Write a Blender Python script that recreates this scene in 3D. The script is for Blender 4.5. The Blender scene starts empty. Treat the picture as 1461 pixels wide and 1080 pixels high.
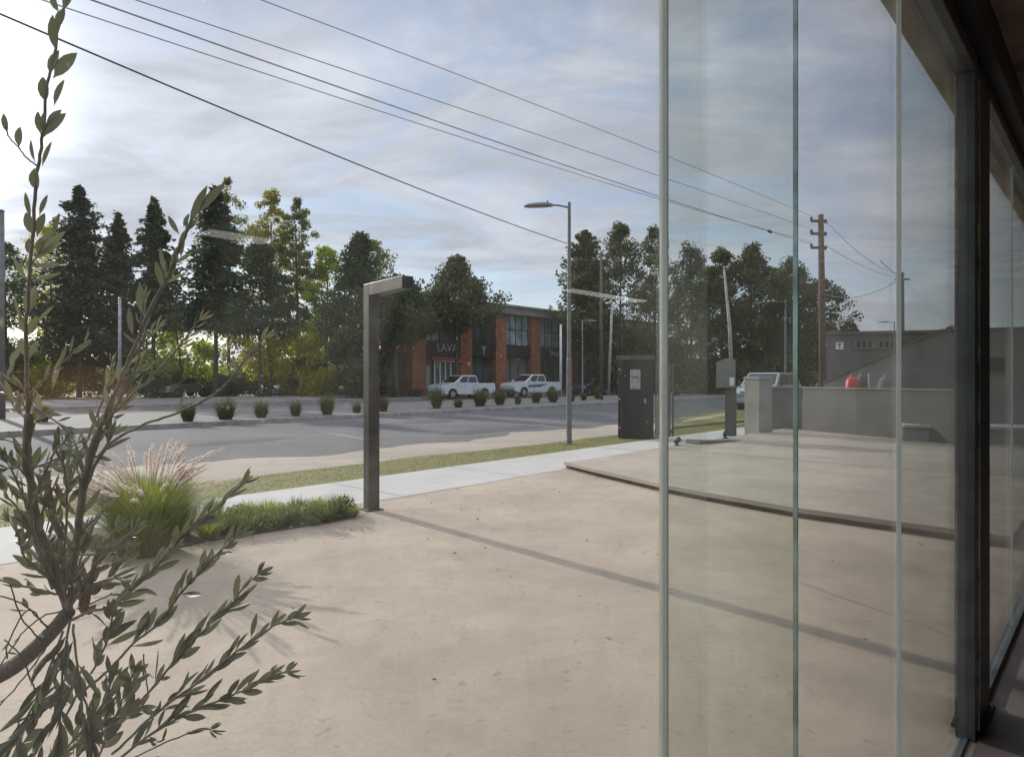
import bpy, bmesh, math, random
import numpy as np
from mathutils import Vector, Matrix
R = math.radians
PI = math.pi
random.seed(7)
rng = np.random.default_rng(11)
sc = bpy.context.scene
col = sc.collection
H, F, CX, CY = 1.55, 950.0, 730.5, 540.0

# ------------------------------------------------------------------ frames
U = Vector((.663, .749, 0)).normalized()          # along the street
W = Vector((-U.y, U.x, 0))                        # across the street, away from the viewer
SA = math.atan2(U.y, U.x)
UG = Vector((.676, .737, 0)).normalized()         # along the glass wall
NG = Vector((UG.y, -UG.x, 0))                     # towards the room
GA = math.atan2(UG.y, UG.x)

def ST(s, c, z=0.0):
    p = U * s + W * c
    return Vector((p.x, p.y, z))

def RM(t, m, z=0.0):
    p = UG * t + NG * m
    return Vector((p.x, p.y, z))

def P(px, py, d):                                  # point seen at a pixel of the photo, d metres deep
    return Vector(((px - CX) / F * d, d, H + (CY - py) / F * d))

def GD(px, py):                                    # ground point
    d = H * F / (py - CY)
    return Vector(((px - CX) / F * d, d, 0))

def AT(px, d):                                     # ground point under a pixel column at depth d
    return Vector(((px - CX) / F * d, d, 0))

# ------------------------------------------------------------------ materials
def nt(m):
    m.use_nodes = True
    n = m.node_tree
    n.nodes.clear()
    return n, n.nodes, n.links

def mat(name, base, rough=.7, var=.12, scale=6.0, bump=0.0, bscale=60.0, metal=0.0, spec=.5, coat=0.0, emit=None, estr=0.0, col2=None, detail=6, coords='Object'):
    m = bpy.data.materials.new(name)
    n, N, L = nt(m)
    out = N.new('ShaderNodeOutputMaterial')
    b = N.new('ShaderNodeBsdfPrincipled')
    L.new(b.outputs[0], out.inputs[0])
    tc = N.new('ShaderNodeTexCoord')
    no = N.new('ShaderNodeTexNoise')
    no.inputs['Scale'].default_value = scale
    no.inputs['Detail'].default_value = detail
    L.new(tc.outputs[coords], no.inputs['Vector'])
    mx = N.new('ShaderNodeMix'); mx.data_type = 'RGBA'
    c2 = col2 if col2 else tuple(max(0, x * (1 - var * 2)) for x in base)
    c1 = base if col2 else tuple(min(1, x * (1 + var)) for x in base)
    mx.inputs[6].default_value = (*c1, 1)
    mx.inputs[7].default_value = (*c2, 1)
    rp = N.new('ShaderNodeMapRange')
    rp.inputs[1].default_value = .35; rp.inputs[2].default_value = .65
    L.new(no.outputs[0], rp.inputs[0])
    L.new(rp.outputs[0], mx.inputs[0])
    L.new(mx.outputs[2], b.inputs['Base Color'])
    b.inputs['Roughness'].default_value = rough
    b.inputs['Metallic'].default_value = metal
    b.inputs['Specular IOR Level'].default_value = spec
    b.inputs['Coat Weight'].default_value = coat
    if emit:
        b.inputs['Emission Color'].default_value = (*emit, 1)
        b.inputs['Emission Strength'].default_value = estr
    if bump > 0:
        n2 = N.new('ShaderNodeTexNoise')
        n2.inputs['Scale'].default_value = bscale
        n2.inputs['Detail'].default_value = 5
        L.new(tc.outputs[coords], n2.inputs['Vector'])
        bp = N.new('ShaderNodeBump')
        bp.inputs['Strength'].default_value = bump
        bp.inputs['Distance'].default_value = .02
        L.new(n2.outputs[0], bp.inputs['Height'])
        L.new(bp.outputs[0], b.inputs['Normal'])
    return m

def ground_mat(name, c_a, c_b, c_spot, big=.5, rough=.85, spot=.62, fine=40.0, bump=.25, streak=False):
    m = bpy.data.materials.new(name)
    n, N, L = nt(m)
    out = N.new('ShaderNodeOutputMaterial'); b = N.new('ShaderNodeBsdfPrincipled')
    L.new(b.outputs[0], out.inputs[0])
    tc = N.new('ShaderNodeTexCoord')
    def noise(scale, det=6, rgh=.6, vec=None, dist=0):
        q = N.new('ShaderNodeTexNoise'); q.inputs['Scale'].default_value = scale
        q.inputs['Detail'].default_value = det; q.inputs['Roughness'].default_value = rgh
        q.inputs['Distortion'].default_value = dist
        L.new(vec if vec else tc.outputs['Object'], q.inputs['Vector'])
        return q.outputs[0]
    def rng_(v, a, b_, lo=0., hi=1.):
        q = N.new('ShaderNodeMapRange'); q.inputs[1].default_value = a; q.inputs[2].default_value = b_
        q.inputs[3].default_value = lo; q.inputs[4].default_value = hi
        L.new(v, q.inputs[0]); return q.outputs[0]
    def mix(f, a, b_, mode='MIX'):
        q = N.new('ShaderNodeMix'); q.data_type = 'RGBA'; q.blend_type = mode
        if isinstance(f, float): q.inputs[0].default_value = f
        else: L.new(f, q.inputs[0])
        for i, v in ((6, a), (7, b_)):
            if isinstance(v, tuple): q.inputs[i].default_value = (*v, 1)
            else: L.new(v, q.inputs[i])
        return q.outputs[2]
    vec = None
    if streak:
        mp = N.new('ShaderNodeMapping'); mp.inputs['Rotation'].default_value = (0, 0, -SA)
        mp.inputs['Scale'].default_value = (.25, 1, 1)
        L.new(tc.outputs['Object'], mp.inputs['Vector']); vec = mp.outputs[0]
    c = mix(rng_(noise(big, 8, .65, vec, .4), .38, .62), c_a, c_b)
    c = mix(rng_(noise(2.3, 8, .75), .48, .75, 0, .5), c, c_spot)
    c = mix(rng_(noise(9, 5, .7), spot, spot + .06, 0, .55), c, c_spot)
    c = mix(rng_(noise(fine, 5, .8), .3, .7, 0, .38), c, c_spot)
    c = mix(rng_(noise(140, 3, .6), .66, .72, 0, .5), c, c_spot)
    L.new(c, b.inputs['Base Color'])
    b.inputs['Roughness'].default_value = rough
    b.inputs['Specular IOR Level'].default_value = .25
    bp = N.new('ShaderNodeBump'); bp.inputs['Strength'].default_value = bump; bp.inputs['Distance'].default_value = .01
    L.new(noise(fine * .8, 8, .75), bp.inputs['Height']); L.new(bp.outputs[0], b.inputs['Normal'])
    return m

def leaf_mat(name, c1, c2, trans=.35, rough=.6, tcol=None, back=None):
    m = bpy.data.materials.new(name)
    n, N, L = nt(m)
    out = N.new('ShaderNodeOutputMaterial')
    g = N.new('ShaderNodeNewGeometry')
    mx = N.new('ShaderNodeMix'); mx.data_type = 'RGBA'
    mx.inputs[6].default_value = (*c1, 1); mx.inputs[7].default_value = (*c2, 1)
    L.new(g.outputs['Random Per Island'], mx.inputs[0])
    c = mx.outputs[2]
    if back:
        m2 = N.new('ShaderNodeMix'); m2.data_type = 'RGBA'
        L.new(g.outputs['Backfacing'], m2.inputs[0]); L.new(c, m2.inputs[6]); m2.inputs[7].default_value = (*back, 1)
        c = m2.outputs[2]
    b = N.new('ShaderNodeBsdfPrincipled'); b.inputs['Roughness'].default_value = rough
    b.inputs['Specular IOR Level'].default_value = .18
    L.new(c, b.inputs['Base Color'])
    t = N.new('ShaderNodeBsdfTranslucent')
    if tcol: t.inputs[0].default_value = (*tcol, 1)
    else: L.new(c, t.inputs[0])
    ms = N.new('ShaderNodeMixShader'); ms.inputs[0].default_value = trans
    L.new(b.outputs[0], ms.inputs[1]); L.new(t.outputs[0], ms.inputs[2]); L.new(ms.outputs[0], out.inputs[0])
    return m

def glass_mat(name, tint, f0=.045, dust=.0095):
    m = bpy.data.materials.new(name)
    n, N, L = nt(m)
    out = N.new('ShaderNodeOutputMaterial')
    g = N.new('ShaderNodeNewGeometry')
    dt = N.new('ShaderNodeVectorMath'); dt.operation = 'DOT_PRODUCT'
    L.new(g.outputs['Incoming'], dt.inputs[0]); L.new(g.outputs['True Normal'], dt.inputs[1])
    def mth(op, a, b_=None):
        q = N.new('ShaderNodeMath'); q.operation = op
        for i, v in enumerate((a, b_)):
            if v is None: continue
            if isinstance(v, (int, float)): q.inputs[i].default_value = v
            else: L.new(v, q.inputs[i])
        return q.outputs[0]
    c = mth('ABSOLUTE', dt.outputs['Value'])
    k = mth('POWER', mth('SUBTRACT', 1.0, c), 5.0)
    fr = mth('ADD', mth('MULTIPLY', k, 1 - f0), f0)
    tr = N.new('ShaderNodeBsdfTransparent'); tr.inputs[0].default_value = (*tint, 1)
    gl = N.new('ShaderNodeBsdfGlossy'); gl.inputs['Roughness'].default_value = 0.0
    gl.inputs[0].default_value = (1, 1, 1, 1)
    ms = N.new('ShaderNodeMixShader')
    # thin dust film added on the pane to give haze and lift blacks
    tc = N.new('ShaderNodeTexCoord')
    n1 = N.new('ShaderNodeTexNoise'); n1.inputs['Scale'].default_value = 2.2; n1.inputs['Detail'].default_value = 8; n1.inputs['Roughness'].default_value = .65; n1.inputs['Distortion'].default_value = .6
    L.new(tc.outputs['Object'], n1.inputs['Vector'])
    n2 = N.new('ShaderNodeTexNoise'); n2.inputs['Scale'].default_value = 160; n2.inputs['Detail'].default_value = 2
    L.new(tc.outputs['Object'], n2.inputs['Vector'])
    k2 = mth('MULTIPLY', mth('MAXIMUM', mth('SUBTRACT', n2.outputs[0], .70), 0.0), 1.2)
    du = mth('ADD', mth('MULTIPLY', mth('POWER', mth('MULTIPLY', n1.outputs[0], 2.0), 3.0), dust), k2)
    tl = N.new('ShaderNodeBsdfTranslucent'); tl.inputs[0].default_value = (.85, .84, .78, 1)
    md = N.new('ShaderNodeMixShader'); L.new(du, md.inputs[0]); L.new(tr.outputs[0], md.inputs[1]); L.new(tl.outputs[0], md.inputs[2])
    L.new(fr, ms.inputs[0]); L.new(md.outputs[0], ms.inputs[1]); L.new(gl.outputs[0], ms.inputs[2])
    L.new(ms.outputs[0], out.inputs[0])
    return m

M = {}
M['court'] = ground_mat('court_concrete', (.50, .412, .315), (.37, .305, .232), (.22, .18, .145), big=.55, fine=38, spot=.60)
M['court_old'] = ground_mat('platform_concrete', (.47, .40, .325), (.36, .31, .25), (.25, .21, .17), big=.9, fine=45)
M['walk'] = ground_mat('sidewalk_concrete', (.54, .52, .49), (.46, .445, .415), (.36, .34, .31), big=.6, fine=50)
M['asphalt'] = ground_mat('asphalt', (.115, .117, .13), (.072, .074, .083), (.20, .185, .165), big=.35, fine=60, streak=True, rough=.92)
M['dust'] = ground_mat('dusty_shoulder', (.43, .365, .29), (.33, .28, .225), (.23, .195, .16), big=.7, fine=45, streak=True)
M['paver'] = ground_mat('median_paving', (.21, .20, .195), (.165, .16, .155), (.12, .115, .11), big=.9, fine=30)
M['soil'] = ground_mat('soil', (.085, .06, .04), (.06, .042, .03), (.14, .11, .08), big=3, fine=60, bump=.8)
M['earth'] = ground_mat('earth', (.16, .15, .11), (.11, .12, .07), (.2, .18, .14), big=.1, fine=20)
M['lawn'] = ground_mat('lawn_soil', (.20, .19, .075), (.14, .15, .05), (.24, .21, .11), big=1.5, fine=50, bump=.8)
M['eave'] = mat('eave_concrete', (.50, .52, .46), .9, .15, 1.5, .4, 40)
M['patch'] = ground_mat('asphalt_patch', (.08, .08, .085), (.06, .06, .066), (.12, .115, .11), big=.8, fine=50, rough=.92)
M['step_dark'] = mat('step_shade_crack', (.10, .085, .07), .9, .2, 4, .4, 50)  # dark tone painting the shade below the step lip; also colours the crack
M['kerb'] = mat('kerb_concrete', (.34, .32, .29), .85, .15, 3, .3, 40)
M['kerb_yellow'] = mat('kerb_paint', (.5, .36, .13), .8, .2, 2, .2, 40, col2=(.36, .30, .22))
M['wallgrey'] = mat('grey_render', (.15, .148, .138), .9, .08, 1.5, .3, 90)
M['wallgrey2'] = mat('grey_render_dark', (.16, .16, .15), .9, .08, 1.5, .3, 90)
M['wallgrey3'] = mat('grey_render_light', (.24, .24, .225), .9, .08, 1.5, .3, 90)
M['wallgrey4'] = mat('grey_render_wedge', (.24, .24, .22), .9, .1, 1.2, .3, 90)
M['pillar'] = mat('pillar_concrete', (.33, .33, .30), .85, .1, 2.5, .3, 60)
M['steel_dark'] = mat('dark_steel', (.03, .027, .026), .45, .15, 8, .05, 40, metal=.3)
M['post_steel'] = mat('post_brown_steel', (.085, .075, .068), .42, .2, 5, .05, 60, metal=.55)
M['slate'] = mat('slate_aluminium', (.11, .12, .13), .4, .12, 9, .05, 40, metal=.4)
M['black'] = mat('black_paint', (.008, .008, .009), .5, .1, 9)
M['letter'] = mat('letter_grey', (.42, .45, .46), .6, .1, 6)
M['galv'] = mat('galvanised', (.34, .35, .36), .5, .15, 8, metal=.6)
M['lampgrey'] = mat('lamp_grey', (.16, .165, .17), .5, .12, 8, metal=.3)
M['wood_pole'] = mat('pole_wood', (.13, .092, .07), .9, .2, 6, .5, 30, col2=(.085, .062, .05))
M['pale_pole'] = mat('pale_pole', (.42, .40, .37), .8, .12, 6)
M['cable'] = mat('cable_black', (.03, .03, .033), .7, .1, 5)
M['wire'] = mat('bare_wire', (.34, .34, .36), .6, .1, 5)
M['porcelain'] = mat('insulator', (.09, .05, .04), .3, .1, 20)
M['cabinet'] = mat('cabinet_black', (.009, .009, .011), .45, .2, 4, .1, 30)
M['cabinet_grey'] = mat('gate_grey', (.07, .07, .074), .5, .15, 4)
M['label'] = mat('notice_plate', (.34, .36, .37), .4, .15, 12)
M['meter'] = mat('meter_grey', (.20, .205, .19), .6, .08, 4)
M['meter_dark'] = mat('meter_column', (.085, .09, .085), .7, .1, 4)
M['brick'] = mat('orange_brick', (.30, .115, .06), .85, .15, 2, .3, 40)
M['darkwall'] = mat('dark_cladding', (.028, .022, .022), .7, .2, 2)
M['roofgrey'] = mat('fascia_grey', (.23, .225, .21), .8, .12, 1.2, .2, 8)
M['shopglass'] = mat('shop_glass', (.06, .085, .09), .12, .3, .7, spec=.8)
M['curtain'] = mat('pale_curtain', (.30, .43, .45), .6, .25, 1.3)
M['redtrim'] = mat('red_awning', (.35, .03, .04), .7, .1, 3)
M['whitepaint'] = mat('white_paint', (.75, .75, .73), .5, .06, 6)
M['carwhite'] = mat('car_white', (.66, .68, .72), .28, .03, 3, coat=.7)
M['carsilver'] = mat('car_silver', (.42, .44, .46), .3, .05, 3, metal=.5, coat=.7)
M['cardark'] = mat('car_dark', (.05, .055, .065), .3, .05, 3, coat=.7)
M['carglass'] = mat('car_window', (.015, .02, .025), .06, .1, 3, spec=.9)
M['tyre'] = mat('tyre', (.018, .018, .018), .85, .1, 10)
M['rim'] = mat('rim', (.35, .36, .37), .35, .1, 10, metal=.7)
M['lens'] = mat('headlight_lens', (.75, .78, .8), .1, .03, 10, coat=1)
M['tail'] = mat('tail_lens', (.4, .02, .02), .2, .05, 10)
M['stripe'] = mat('blue_stripe', (.07, .10, .2), .4, .1, 3)
M['red'] = mat('red_plastic', (.55, .06, .04), .5, .1, 6)
M['blue'] = mat('blue_plastic', (.12, .15, .3), .5, .1, 6)
M['bark'] = mat('bark', (.10, .08, .062), .95, .25, 8, .8, 30)
M['bark_pale'] = mat('bark_pale', (.22, .19, .15), .95, .25, 8, .6, 30)
M['olive_bark'] = mat('olive_bark', (.25, .215, .17), .9, .2, 30, .7, 160, col2=(.14, .12, .10))
M['olive_twig'] = mat('olive_twig', (.38, .34, .27), .8, .2, 40, .3, 200, col2=(.24, .21, .165))
M['floor'] = mat('interior_floor', (.15, .115, .11), .45, .2, 3, .1, 60)
M['ceiling'] = mat('board_concrete', (.42, .33, .28), .9, .25, 2.5, .3, 30)
M['inwall'] = mat('interior_wall', (.27, .26, .245), .85, .06, 2)
M['leather'] = mat('tan_leather', (.42, .15, .07), .45, .2, 4, .2, 90)
M['lamp_on'] = mat('lamp_diffuser', (.8, .8, .75), .5, .02, 3, emit=(1, .97, .88), estr=1.3)
M['spruce'] = leaf_mat('spruce_needles', (.045, .075, .038), (.085, .125, .06), .3)
M['spruce2'] = leaf_mat('blue_needles', (.058, .074, .055), (.10, .12, .085), .32)
M['pine'] = leaf_mat('pine_needles', (.065, .085, .038), (.12, .14, .06), .34)
M['darkleaf'] = leaf_mat('dark_leaves', (.06, .09, .038), (.12, .155, .065), .38)
M['greenleaf'] = leaf_mat('green_leaves', (.14, .17, .045), (.25, .27, .08), .52)
M['yellowleaf'] = leaf_mat('yellow_leaves', (.46, .46, .05), (.62, .56, .08), .62)
M['limeleaf'] = leaf_mat('lime_leaves', (.30, .40, .05), (.48, .54, .07), .62)
M['goldleaf'] = leaf_mat('gold_leaves', (.46, .38, .08), (.26, .29, .07), .55)
M['bushleaf'] = leaf_mat('bush_leaves', (.085, .095, .03), (.15, .16, .05), .35)
M['olive'] = leaf_mat('olive_leaves', (.11, .12, .08), (.19, .20, .145), .2, .5, back=(.22, .225, .18), tcol=(.2, .22, .1))
M['olive_silver'] = leaf_mat('olive_leaves_pale', (.22, .23, .165), (.33, .33, .26), .3, .5, tcol=(.2, .22, .1))
M['olive_dead'] = leaf_mat('olive_dead_leaf', (.12, .055, .03), (.17, .08, .045), .2)
M['blade'] = leaf_mat('fountain_grass', (.17, .25, .025), (.36, .41, .05), .52)
M['blade_dry'] = leaf_mat('dry_grass', (.33, .25, .16), (.24, .2, .09), .4)
M['plume'] = leaf_mat('plume', (.74, .60, .54), (.85, .76, .68), .5)
M['bedgreen'] = leaf_mat('bed_leaves', (.10, .15, .03), (.21, .26, .06), .4)
M['bedred'] = leaf_mat('bed_bronze', (.10, .06, .035), (.13, .12, .05), .3)
M['lawnblade'] = leaf_mat('lawn_blades', (.19, .19, .05), (.31, .28, .11), .4)
M['flower'] = mat('flower', (.75, .68, .25), .7, .1, 10)
M['glass'] = glass_mat('clear_glass', (.985, .992, .99), .035)
M['glass_green'] = glass_mat('green_tint_glass', (.925, .955, .935), .05)
M['edge_w'] = leaf_mat('glass_edge_pale', (.84, .93, .89), (.90, .95, .93), .35, .12)
M['edge_g'] = mat('glass_edge_green', (.55, .86, .78), .2, .3, 10, metal=.5)
M['edge_y'] = mat('glass_edge_seal', (.80, .76, .55), .25, .1, 10, metal=.4)

# ------------------------------------------------------------------ mesh helpers
class MB:
    def __init__(self): self.v = []; self.f = []
    def add(self, vs, fs):
        o = len(self.v); self.v += [tuple(v) for v in vs]; self.f += [tuple(i + o for i in f) for f in fs]; return self
    def box(self, x0, x1, y0, y1, z0, z1):
        vs = [(x, y, z) for z in (z0, z1) for y in (y0, y1) for x in (x0, x1)]
        return self.add(vs, [(0, 2, 3, 1), (4, 5, 7, 6), (0, 1, 5, 4), (2, 6, 7, 3), (0, 4, 6, 2), (1, 3, 7, 5)])
    def prism(self, poly, z0, z1):
        n = len(poly)
        vs = [(p[0], p[1], z0) for p in poly] + [(p[0], p[1], z1) for p in poly]
        return self.add(vs, [tuple(range(n))[::-1], tuple(range(n, 2 * n))] + [(i, (i + 1) % n, n + (i + 1) % n, n + i) for i in range(n)])
    def side(self, poly, y0, y1, yi=0.0):           # polygon in x-z pulled along y
        n = len(poly)
        vs = [(p[0], y0, p[1]) for p in poly] + [(p[0], y1, p[1]) for p in poly]
        return self.add(vs, [tuple(range(n)), tuple(range(n, 2 * n))[::-1]] + [(i, n + i, n + (i + 1) % n, (i + 1) % n) for i in range(n)])
    def tube(self, pts, rs, seg=8, cap=True):
        pts = [Vector(p) for p in pts]
        if isinstance(rs, (int, float)): rs = [rs] * len(pts)
        vs = []; fs = []
        up = Vector((0, 0, 1)); last = None
        for i, p in enumerate(pts):
            a = pts[max(0, i - 1)]; b = pts[min(len(pts) - 1, i + 1)]
            t = (b - a).normalized()
            if last is None:
                x = t.cross(up)
                if x.length < .05: x = t.cross(Vector((1, 0, 0)))
            else:
                x = last - t * last.dot(t)
            x.normalize(); last = x; y = t.cross(x)
            for k in range(seg):
                an = 2 * PI * k / seg
                vs.append(p + (x * math.cos(an) + y * math.sin(an)) * rs[i])
        for i in range(len(pts) - 1):
            for k in range(seg):
                a = i * seg + k; b = i * seg + (k + 1) % seg
                fs.append((a, b, b + seg, a + seg))
        if cap:
            fs.append(tuple(range(seg))[::-1]); fs.append(tuple((len(pts) - 1) * seg + k for k in range(seg)))
        return self.add(vs, fs)
    def lathe(self, prof, seg=16, c=(0, 0, 0), axis='z'):
        vs = []; fs = []
        for r, z in prof:
            for k in range(seg):
                an = 2 * PI * k / seg; x = r * math.cos(an); y = r * math.sin(an)
                v = (x, y, z) if axis == 'z' else ((x, z, y) if axis == 'y' else (z, x, y))
                vs.append((v[0] + c[0], v[1] + c[1], v[2] + c[2]))
        for i in range(len(prof) - 1):
            for k in range(seg):
                a = i * seg + k; b = i * seg + (k + 1) % seg
                fs.append((a, b, b + seg, a + seg))
        fs.append(tuple(range(seg))[::-1]); fs.append(tuple((len(prof) - 1) * seg + k for k in range(seg)))
        return self.add(vs, fs)
    def build(self, name, m, parent=None, smooth=False, bevel=0.0, loc=None, rotz=0.0):
        me = bpy.data.meshes.new(name)
        me.from_pydata(self.v, [], self.f); me.validate()
        bm = bmesh.new(); bm.from_mesh(me)
        bmesh.ops.recalc_face_normals(bm, faces=bm.faces)
        bm.to_mesh(me); bm.free()
        me.materials.append(m)
        if smooth:
            me.polygons.foreach_set('use_smooth', [True] * len(me.polygons))
        o = bpy.data.objects.new(name, me); col.objects.link(o)
        if parent: o.parent = parent
        if loc: o.location = loc
        if rotz: o.rotation_euler[2] = rotz
        if bevel > 0:
            b = o.modifiers.new('bevel', 'BEVEL'); b.width = bevel; b.segments = 2; b.limit_method = 'ANGLE'; b.angle_limit = R(40)
        return o

def tag(o, label=None, cat=None, group=None, kind=None):
    if label: o['label'] = label
    if cat: o['category'] = cat
    if group: o['group'] = group
    if kind: o['kind'] = kind
    return o

def thing(name, label, cat, loc=(0, 0, 0), rotz=0, group=None):
    o = bpy.data.objects.new(name, None); col.objects.link(o)
    o.empty_display_size = .2
    o.location = loc; o.rotation_euler = (0, 0, rotz)
    return tag(o, label, cat, group)

def copy_tree(o, parent=None):
    c = o.copy(); col.objects.link(c); c.parent = parent
    for ch in [x for x in o.children]: copy_tree(ch, c)
    return c

def raw(name, V, Fc, m, parent=None, loc=None):
    """fast mesh from numpy arrays: V (n,3), Fc (m,k)"""
    me = bpy.data.meshes.new(name)
    k = Fc.shape[1]
    me.vertices.add(len(V)); me.vertices.foreach_set('co', np.asarray(V, dtype=np.float32).ravel())
    me.loops.add(Fc.size); me.loops.foreach_set('vertex_index', Fc.astype(np.int32).ravel())
    me.polygons.add(len(Fc)); me.polygons.foreach_set('loop_start', np.arange(0, Fc.size, k, dtype=np.int32))
    me.update(calc_edges=True); me.validate()
    me.materials.append(m)
    o = bpy.data.objects.new(name, me); col.objects.link(o)
    if parent: o.parent = parent
    if loc is not None: o.location = loc
    return o

def structure(o): return tag(o, kind='structure')

def norm(a): return a / np.maximum(np.linalg.norm(a, axis=1, keepdims=True), 1e-9)

def cards(C, L, Wd, D=None, bend=.0):
    """leaf-shaped quads (diamond) centred on C, length L, width Wd, direction D"""
    n = len(C)
    if D is None: D = norm(rng.normal(size=(n, 3)))
    A = norm(rng.normal(size=(n, 3))); S = norm(np.cross(D, A))
    L = np.asarray(L).reshape(-1, 1) * np.ones((n, 1)); Wd = np.asarray(Wd).reshape(-1, 1) * np.ones((n, 1))
    v = np.stack([C - D * L / 2, C + S * Wd / 2 - D * L * .05, C + D * L / 2, C - S * Wd / 2 - D * L * .05], 1).reshape(-1, 3)
    f = np.arange(4 * n).reshape(n, 4)
    return v, f

# ------------------------------------------------------------------ world, sun, camera
AZ = math.atan2(-.93, 1.0)                      # sun bearing from +Y
EL = R(19.5)
SD = Vector((math.sin(AZ) * math.cos(EL), math.cos(AZ) * math.cos(EL), math.sin(EL)))

def make_world():
    w = bpy.data.worlds.new('World'); sc.world = w; w.use_nodes = True
    N = w.node_tree.nodes; L = w.node_tree.links; N.clear()
    out = N.new('ShaderNodeOutputWorld'); bg = N.new('ShaderNodeBackground')
    L.new(bg.outputs[0], out.inputs[0]); bg.inputs[1].default_value = .15
    sky = N.new('ShaderNodeTexSky'); sky.sky_type = 'NISHITA'; sky.sun_disc = False
    sky.sun_elevation = EL; sky.sun_rotation = AZ; sky.air_density = 1.0; sky.dust_density = .4; sky.ozone_density = 1.5
    tc = N.new('ShaderNodeTexCoord')
    sep = N.new('ShaderNodeSeparateXYZ'); L.new(tc.outputs['Generated'], sep.inputs[0])
    def mth(op, a, b=None, c=None, clamp=False):
        q = N.new('ShaderNodeMath'); q.operation = op; q.use_clamp = clamp
        for i, v in enumerate((a, b, c)):
            if v is None: continue
            if isinstance(v, (int, float)): q.inputs[i].default_value = v
            else: L.new(v, q.inputs[i])
        return q.outputs[0]
    zz = mth('ADD', mth('MAXIMUM', sep.outputs[2], 0.0), .22)
    cmb = N.new('ShaderNodeCombineXYZ')
    L.new(mth('DIVIDE', sep.outputs[0], zz), cmb.inputs[0]); L.new(mth('DIVIDE', sep.outputs[1], zz), cmb.inputs[1])
    def noise(scale, det, rgh, dist, rot=0.6, sx=1.0, sy=1.0, off=0):
        mp = N.new('ShaderNodeMapping'); mp.inputs['Rotation'].default_value = (0, 0, rot)
        mp.inputs['Scale'].default_value = (sx, sy, 1); mp.inputs['Location'].default_value = (off, off * .7, off)
        L.new(cmb.outputs[0], mp.inputs[0])
        q = N.new('ShaderNodeTexNoise'); q.inputs['Scale'].default_value = scale; q.inputs['Detail'].default_value = det
        q.inputs['Roughness'].default_value = rgh; q.inputs['Distortion'].default_value = dist
        L.new(mp.outputs[0], q.inputs['Vector']); return q.outputs[0]
    def rg(v, a, b, lo, hi):
        q = N.new('ShaderNodeMapRange'); q.interpolation_type = 'SMOOTHSTEP'
        q.inputs[1].default_value = a; q.inputs[2].default_value = b; q.inputs[3].default_value = lo; q.inputs[4].default_value = hi
        L.new(v, q.inputs[0]); return q.outputs[0]
    dot = N.new('ShaderNodeVectorMath'); dot.operation = 'DOT_PRODUCT'
    nrm = N.new('ShaderNodeVectorMath'); nrm.operation = 'NORMALIZE'; L.new(tc.outputs['Generated'], nrm.inputs[0])
    L.new(nrm.outputs[0], dot.inputs[0]); dot.inputs[1].default_value = SD
    dp = mth('MAXIMUM', dot.outputs['Value'], 0.0)
    cover = rg(noise(1.5, 8, .6, .7, .5, 1, 1.5, 3.1), .38, .61, .50, 1.0)
    shade = mth('MULTIPLY', rg(noise(1.5, 8, .6, .9, .5, .9, 1.5, 9.3), .32, .68, .80, 1.13), rg(noise(4.5, 7, .6, .5, .9, 1, 1.8, 2.2), .35, .65, .97, 1.03))
    # thin overcast lit by the sun behind it
    near = mth('POWER', dp, 9.0); core = mth('POWER', dp, 190.0); mid = mth('POWER', dp, 2.0)
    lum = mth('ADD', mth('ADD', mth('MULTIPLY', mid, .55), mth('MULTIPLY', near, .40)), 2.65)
    lum = mth('MULTIPLY', lum, shade)
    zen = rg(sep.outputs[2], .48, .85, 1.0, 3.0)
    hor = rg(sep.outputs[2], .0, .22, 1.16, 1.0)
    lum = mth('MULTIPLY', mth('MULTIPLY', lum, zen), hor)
    lum = mth('ADD', lum, mth('MULTIPLY', core, 14.0))
    cl = N.new('ShaderNodeMix'); cl.data_type = 'RGBA'; cl.blend_type = 'MULTIPLY'; cl.inputs[0].default_value = 1
    cl.inputs[6].default_value = (.905, .95, 1.07, 1)
    cc = N.new('ShaderNodeCombineXYZ')
    for i in range(3): L.new(lum, cc.inputs[i])
    L.new(cc.outputs[0], cl.inputs[7])
    # clear-sky part, kept moderate
    blue = N.new('ShaderNodeMix'); blue.data_type = 'RGBA'; blue.blend_type = 'MULTIPLY'; blue.inputs[0].default_value = 1
    L.new(sky.outputs[0], blue.inputs[6]); blue.inputs[7].default_value = (.62, .62, .66, 1)
    mx = N.new('ShaderNodeMix'); mx.data_type = 'RGBA'
    L.new(cover, mx.inputs[0]); L.new(blue.outputs[2], mx.inputs[6]); L.new(cl.outputs[2], mx.inputs[7])
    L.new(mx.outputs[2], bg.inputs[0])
make_world()

sl = bpy.data.lights.new('sun', 'SUN'); sl.energy = 2.6; sl.angle = R(.6); sl.color = (1, .93, .82)
so = bpy.data.objects.new('sun', sl); col.objects.link(so)
so.rotation_euler = (-SD).to_track_quat('-Z', 'Y').to_euler()
cam = bpy.data.cameras.new('camera'); cam.sensor_width = 36; cam.lens = 36 * F / 1461; cam.clip_end = 3000; cam.clip_start = .02
co = bpy.data.objects.new('camera', cam); col.objects.link(co); co.location = (0, 0, H); co.rotation_euler = (R(90), 0, 0)
sc.camera = co
sc.view_settings.view_transform = 'Standard'; sc.view_settings.look = 'None'
sc.view_settings.exposure = 0.62; sc.view_settings.gamma = 1
sc.render.engine = 'CYCLES'
sc.cycles.use_denoising = True
sc.cycles.max_bounces = 8; sc.cycles.transparent_max_bounces = 24; sc.cycles.diffuse_bounces = 3; sc.cycles.glossy_bounces = 3
sc.cycles.caustics_reflective = False; sc.cycles.caustics_refractive = False

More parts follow.
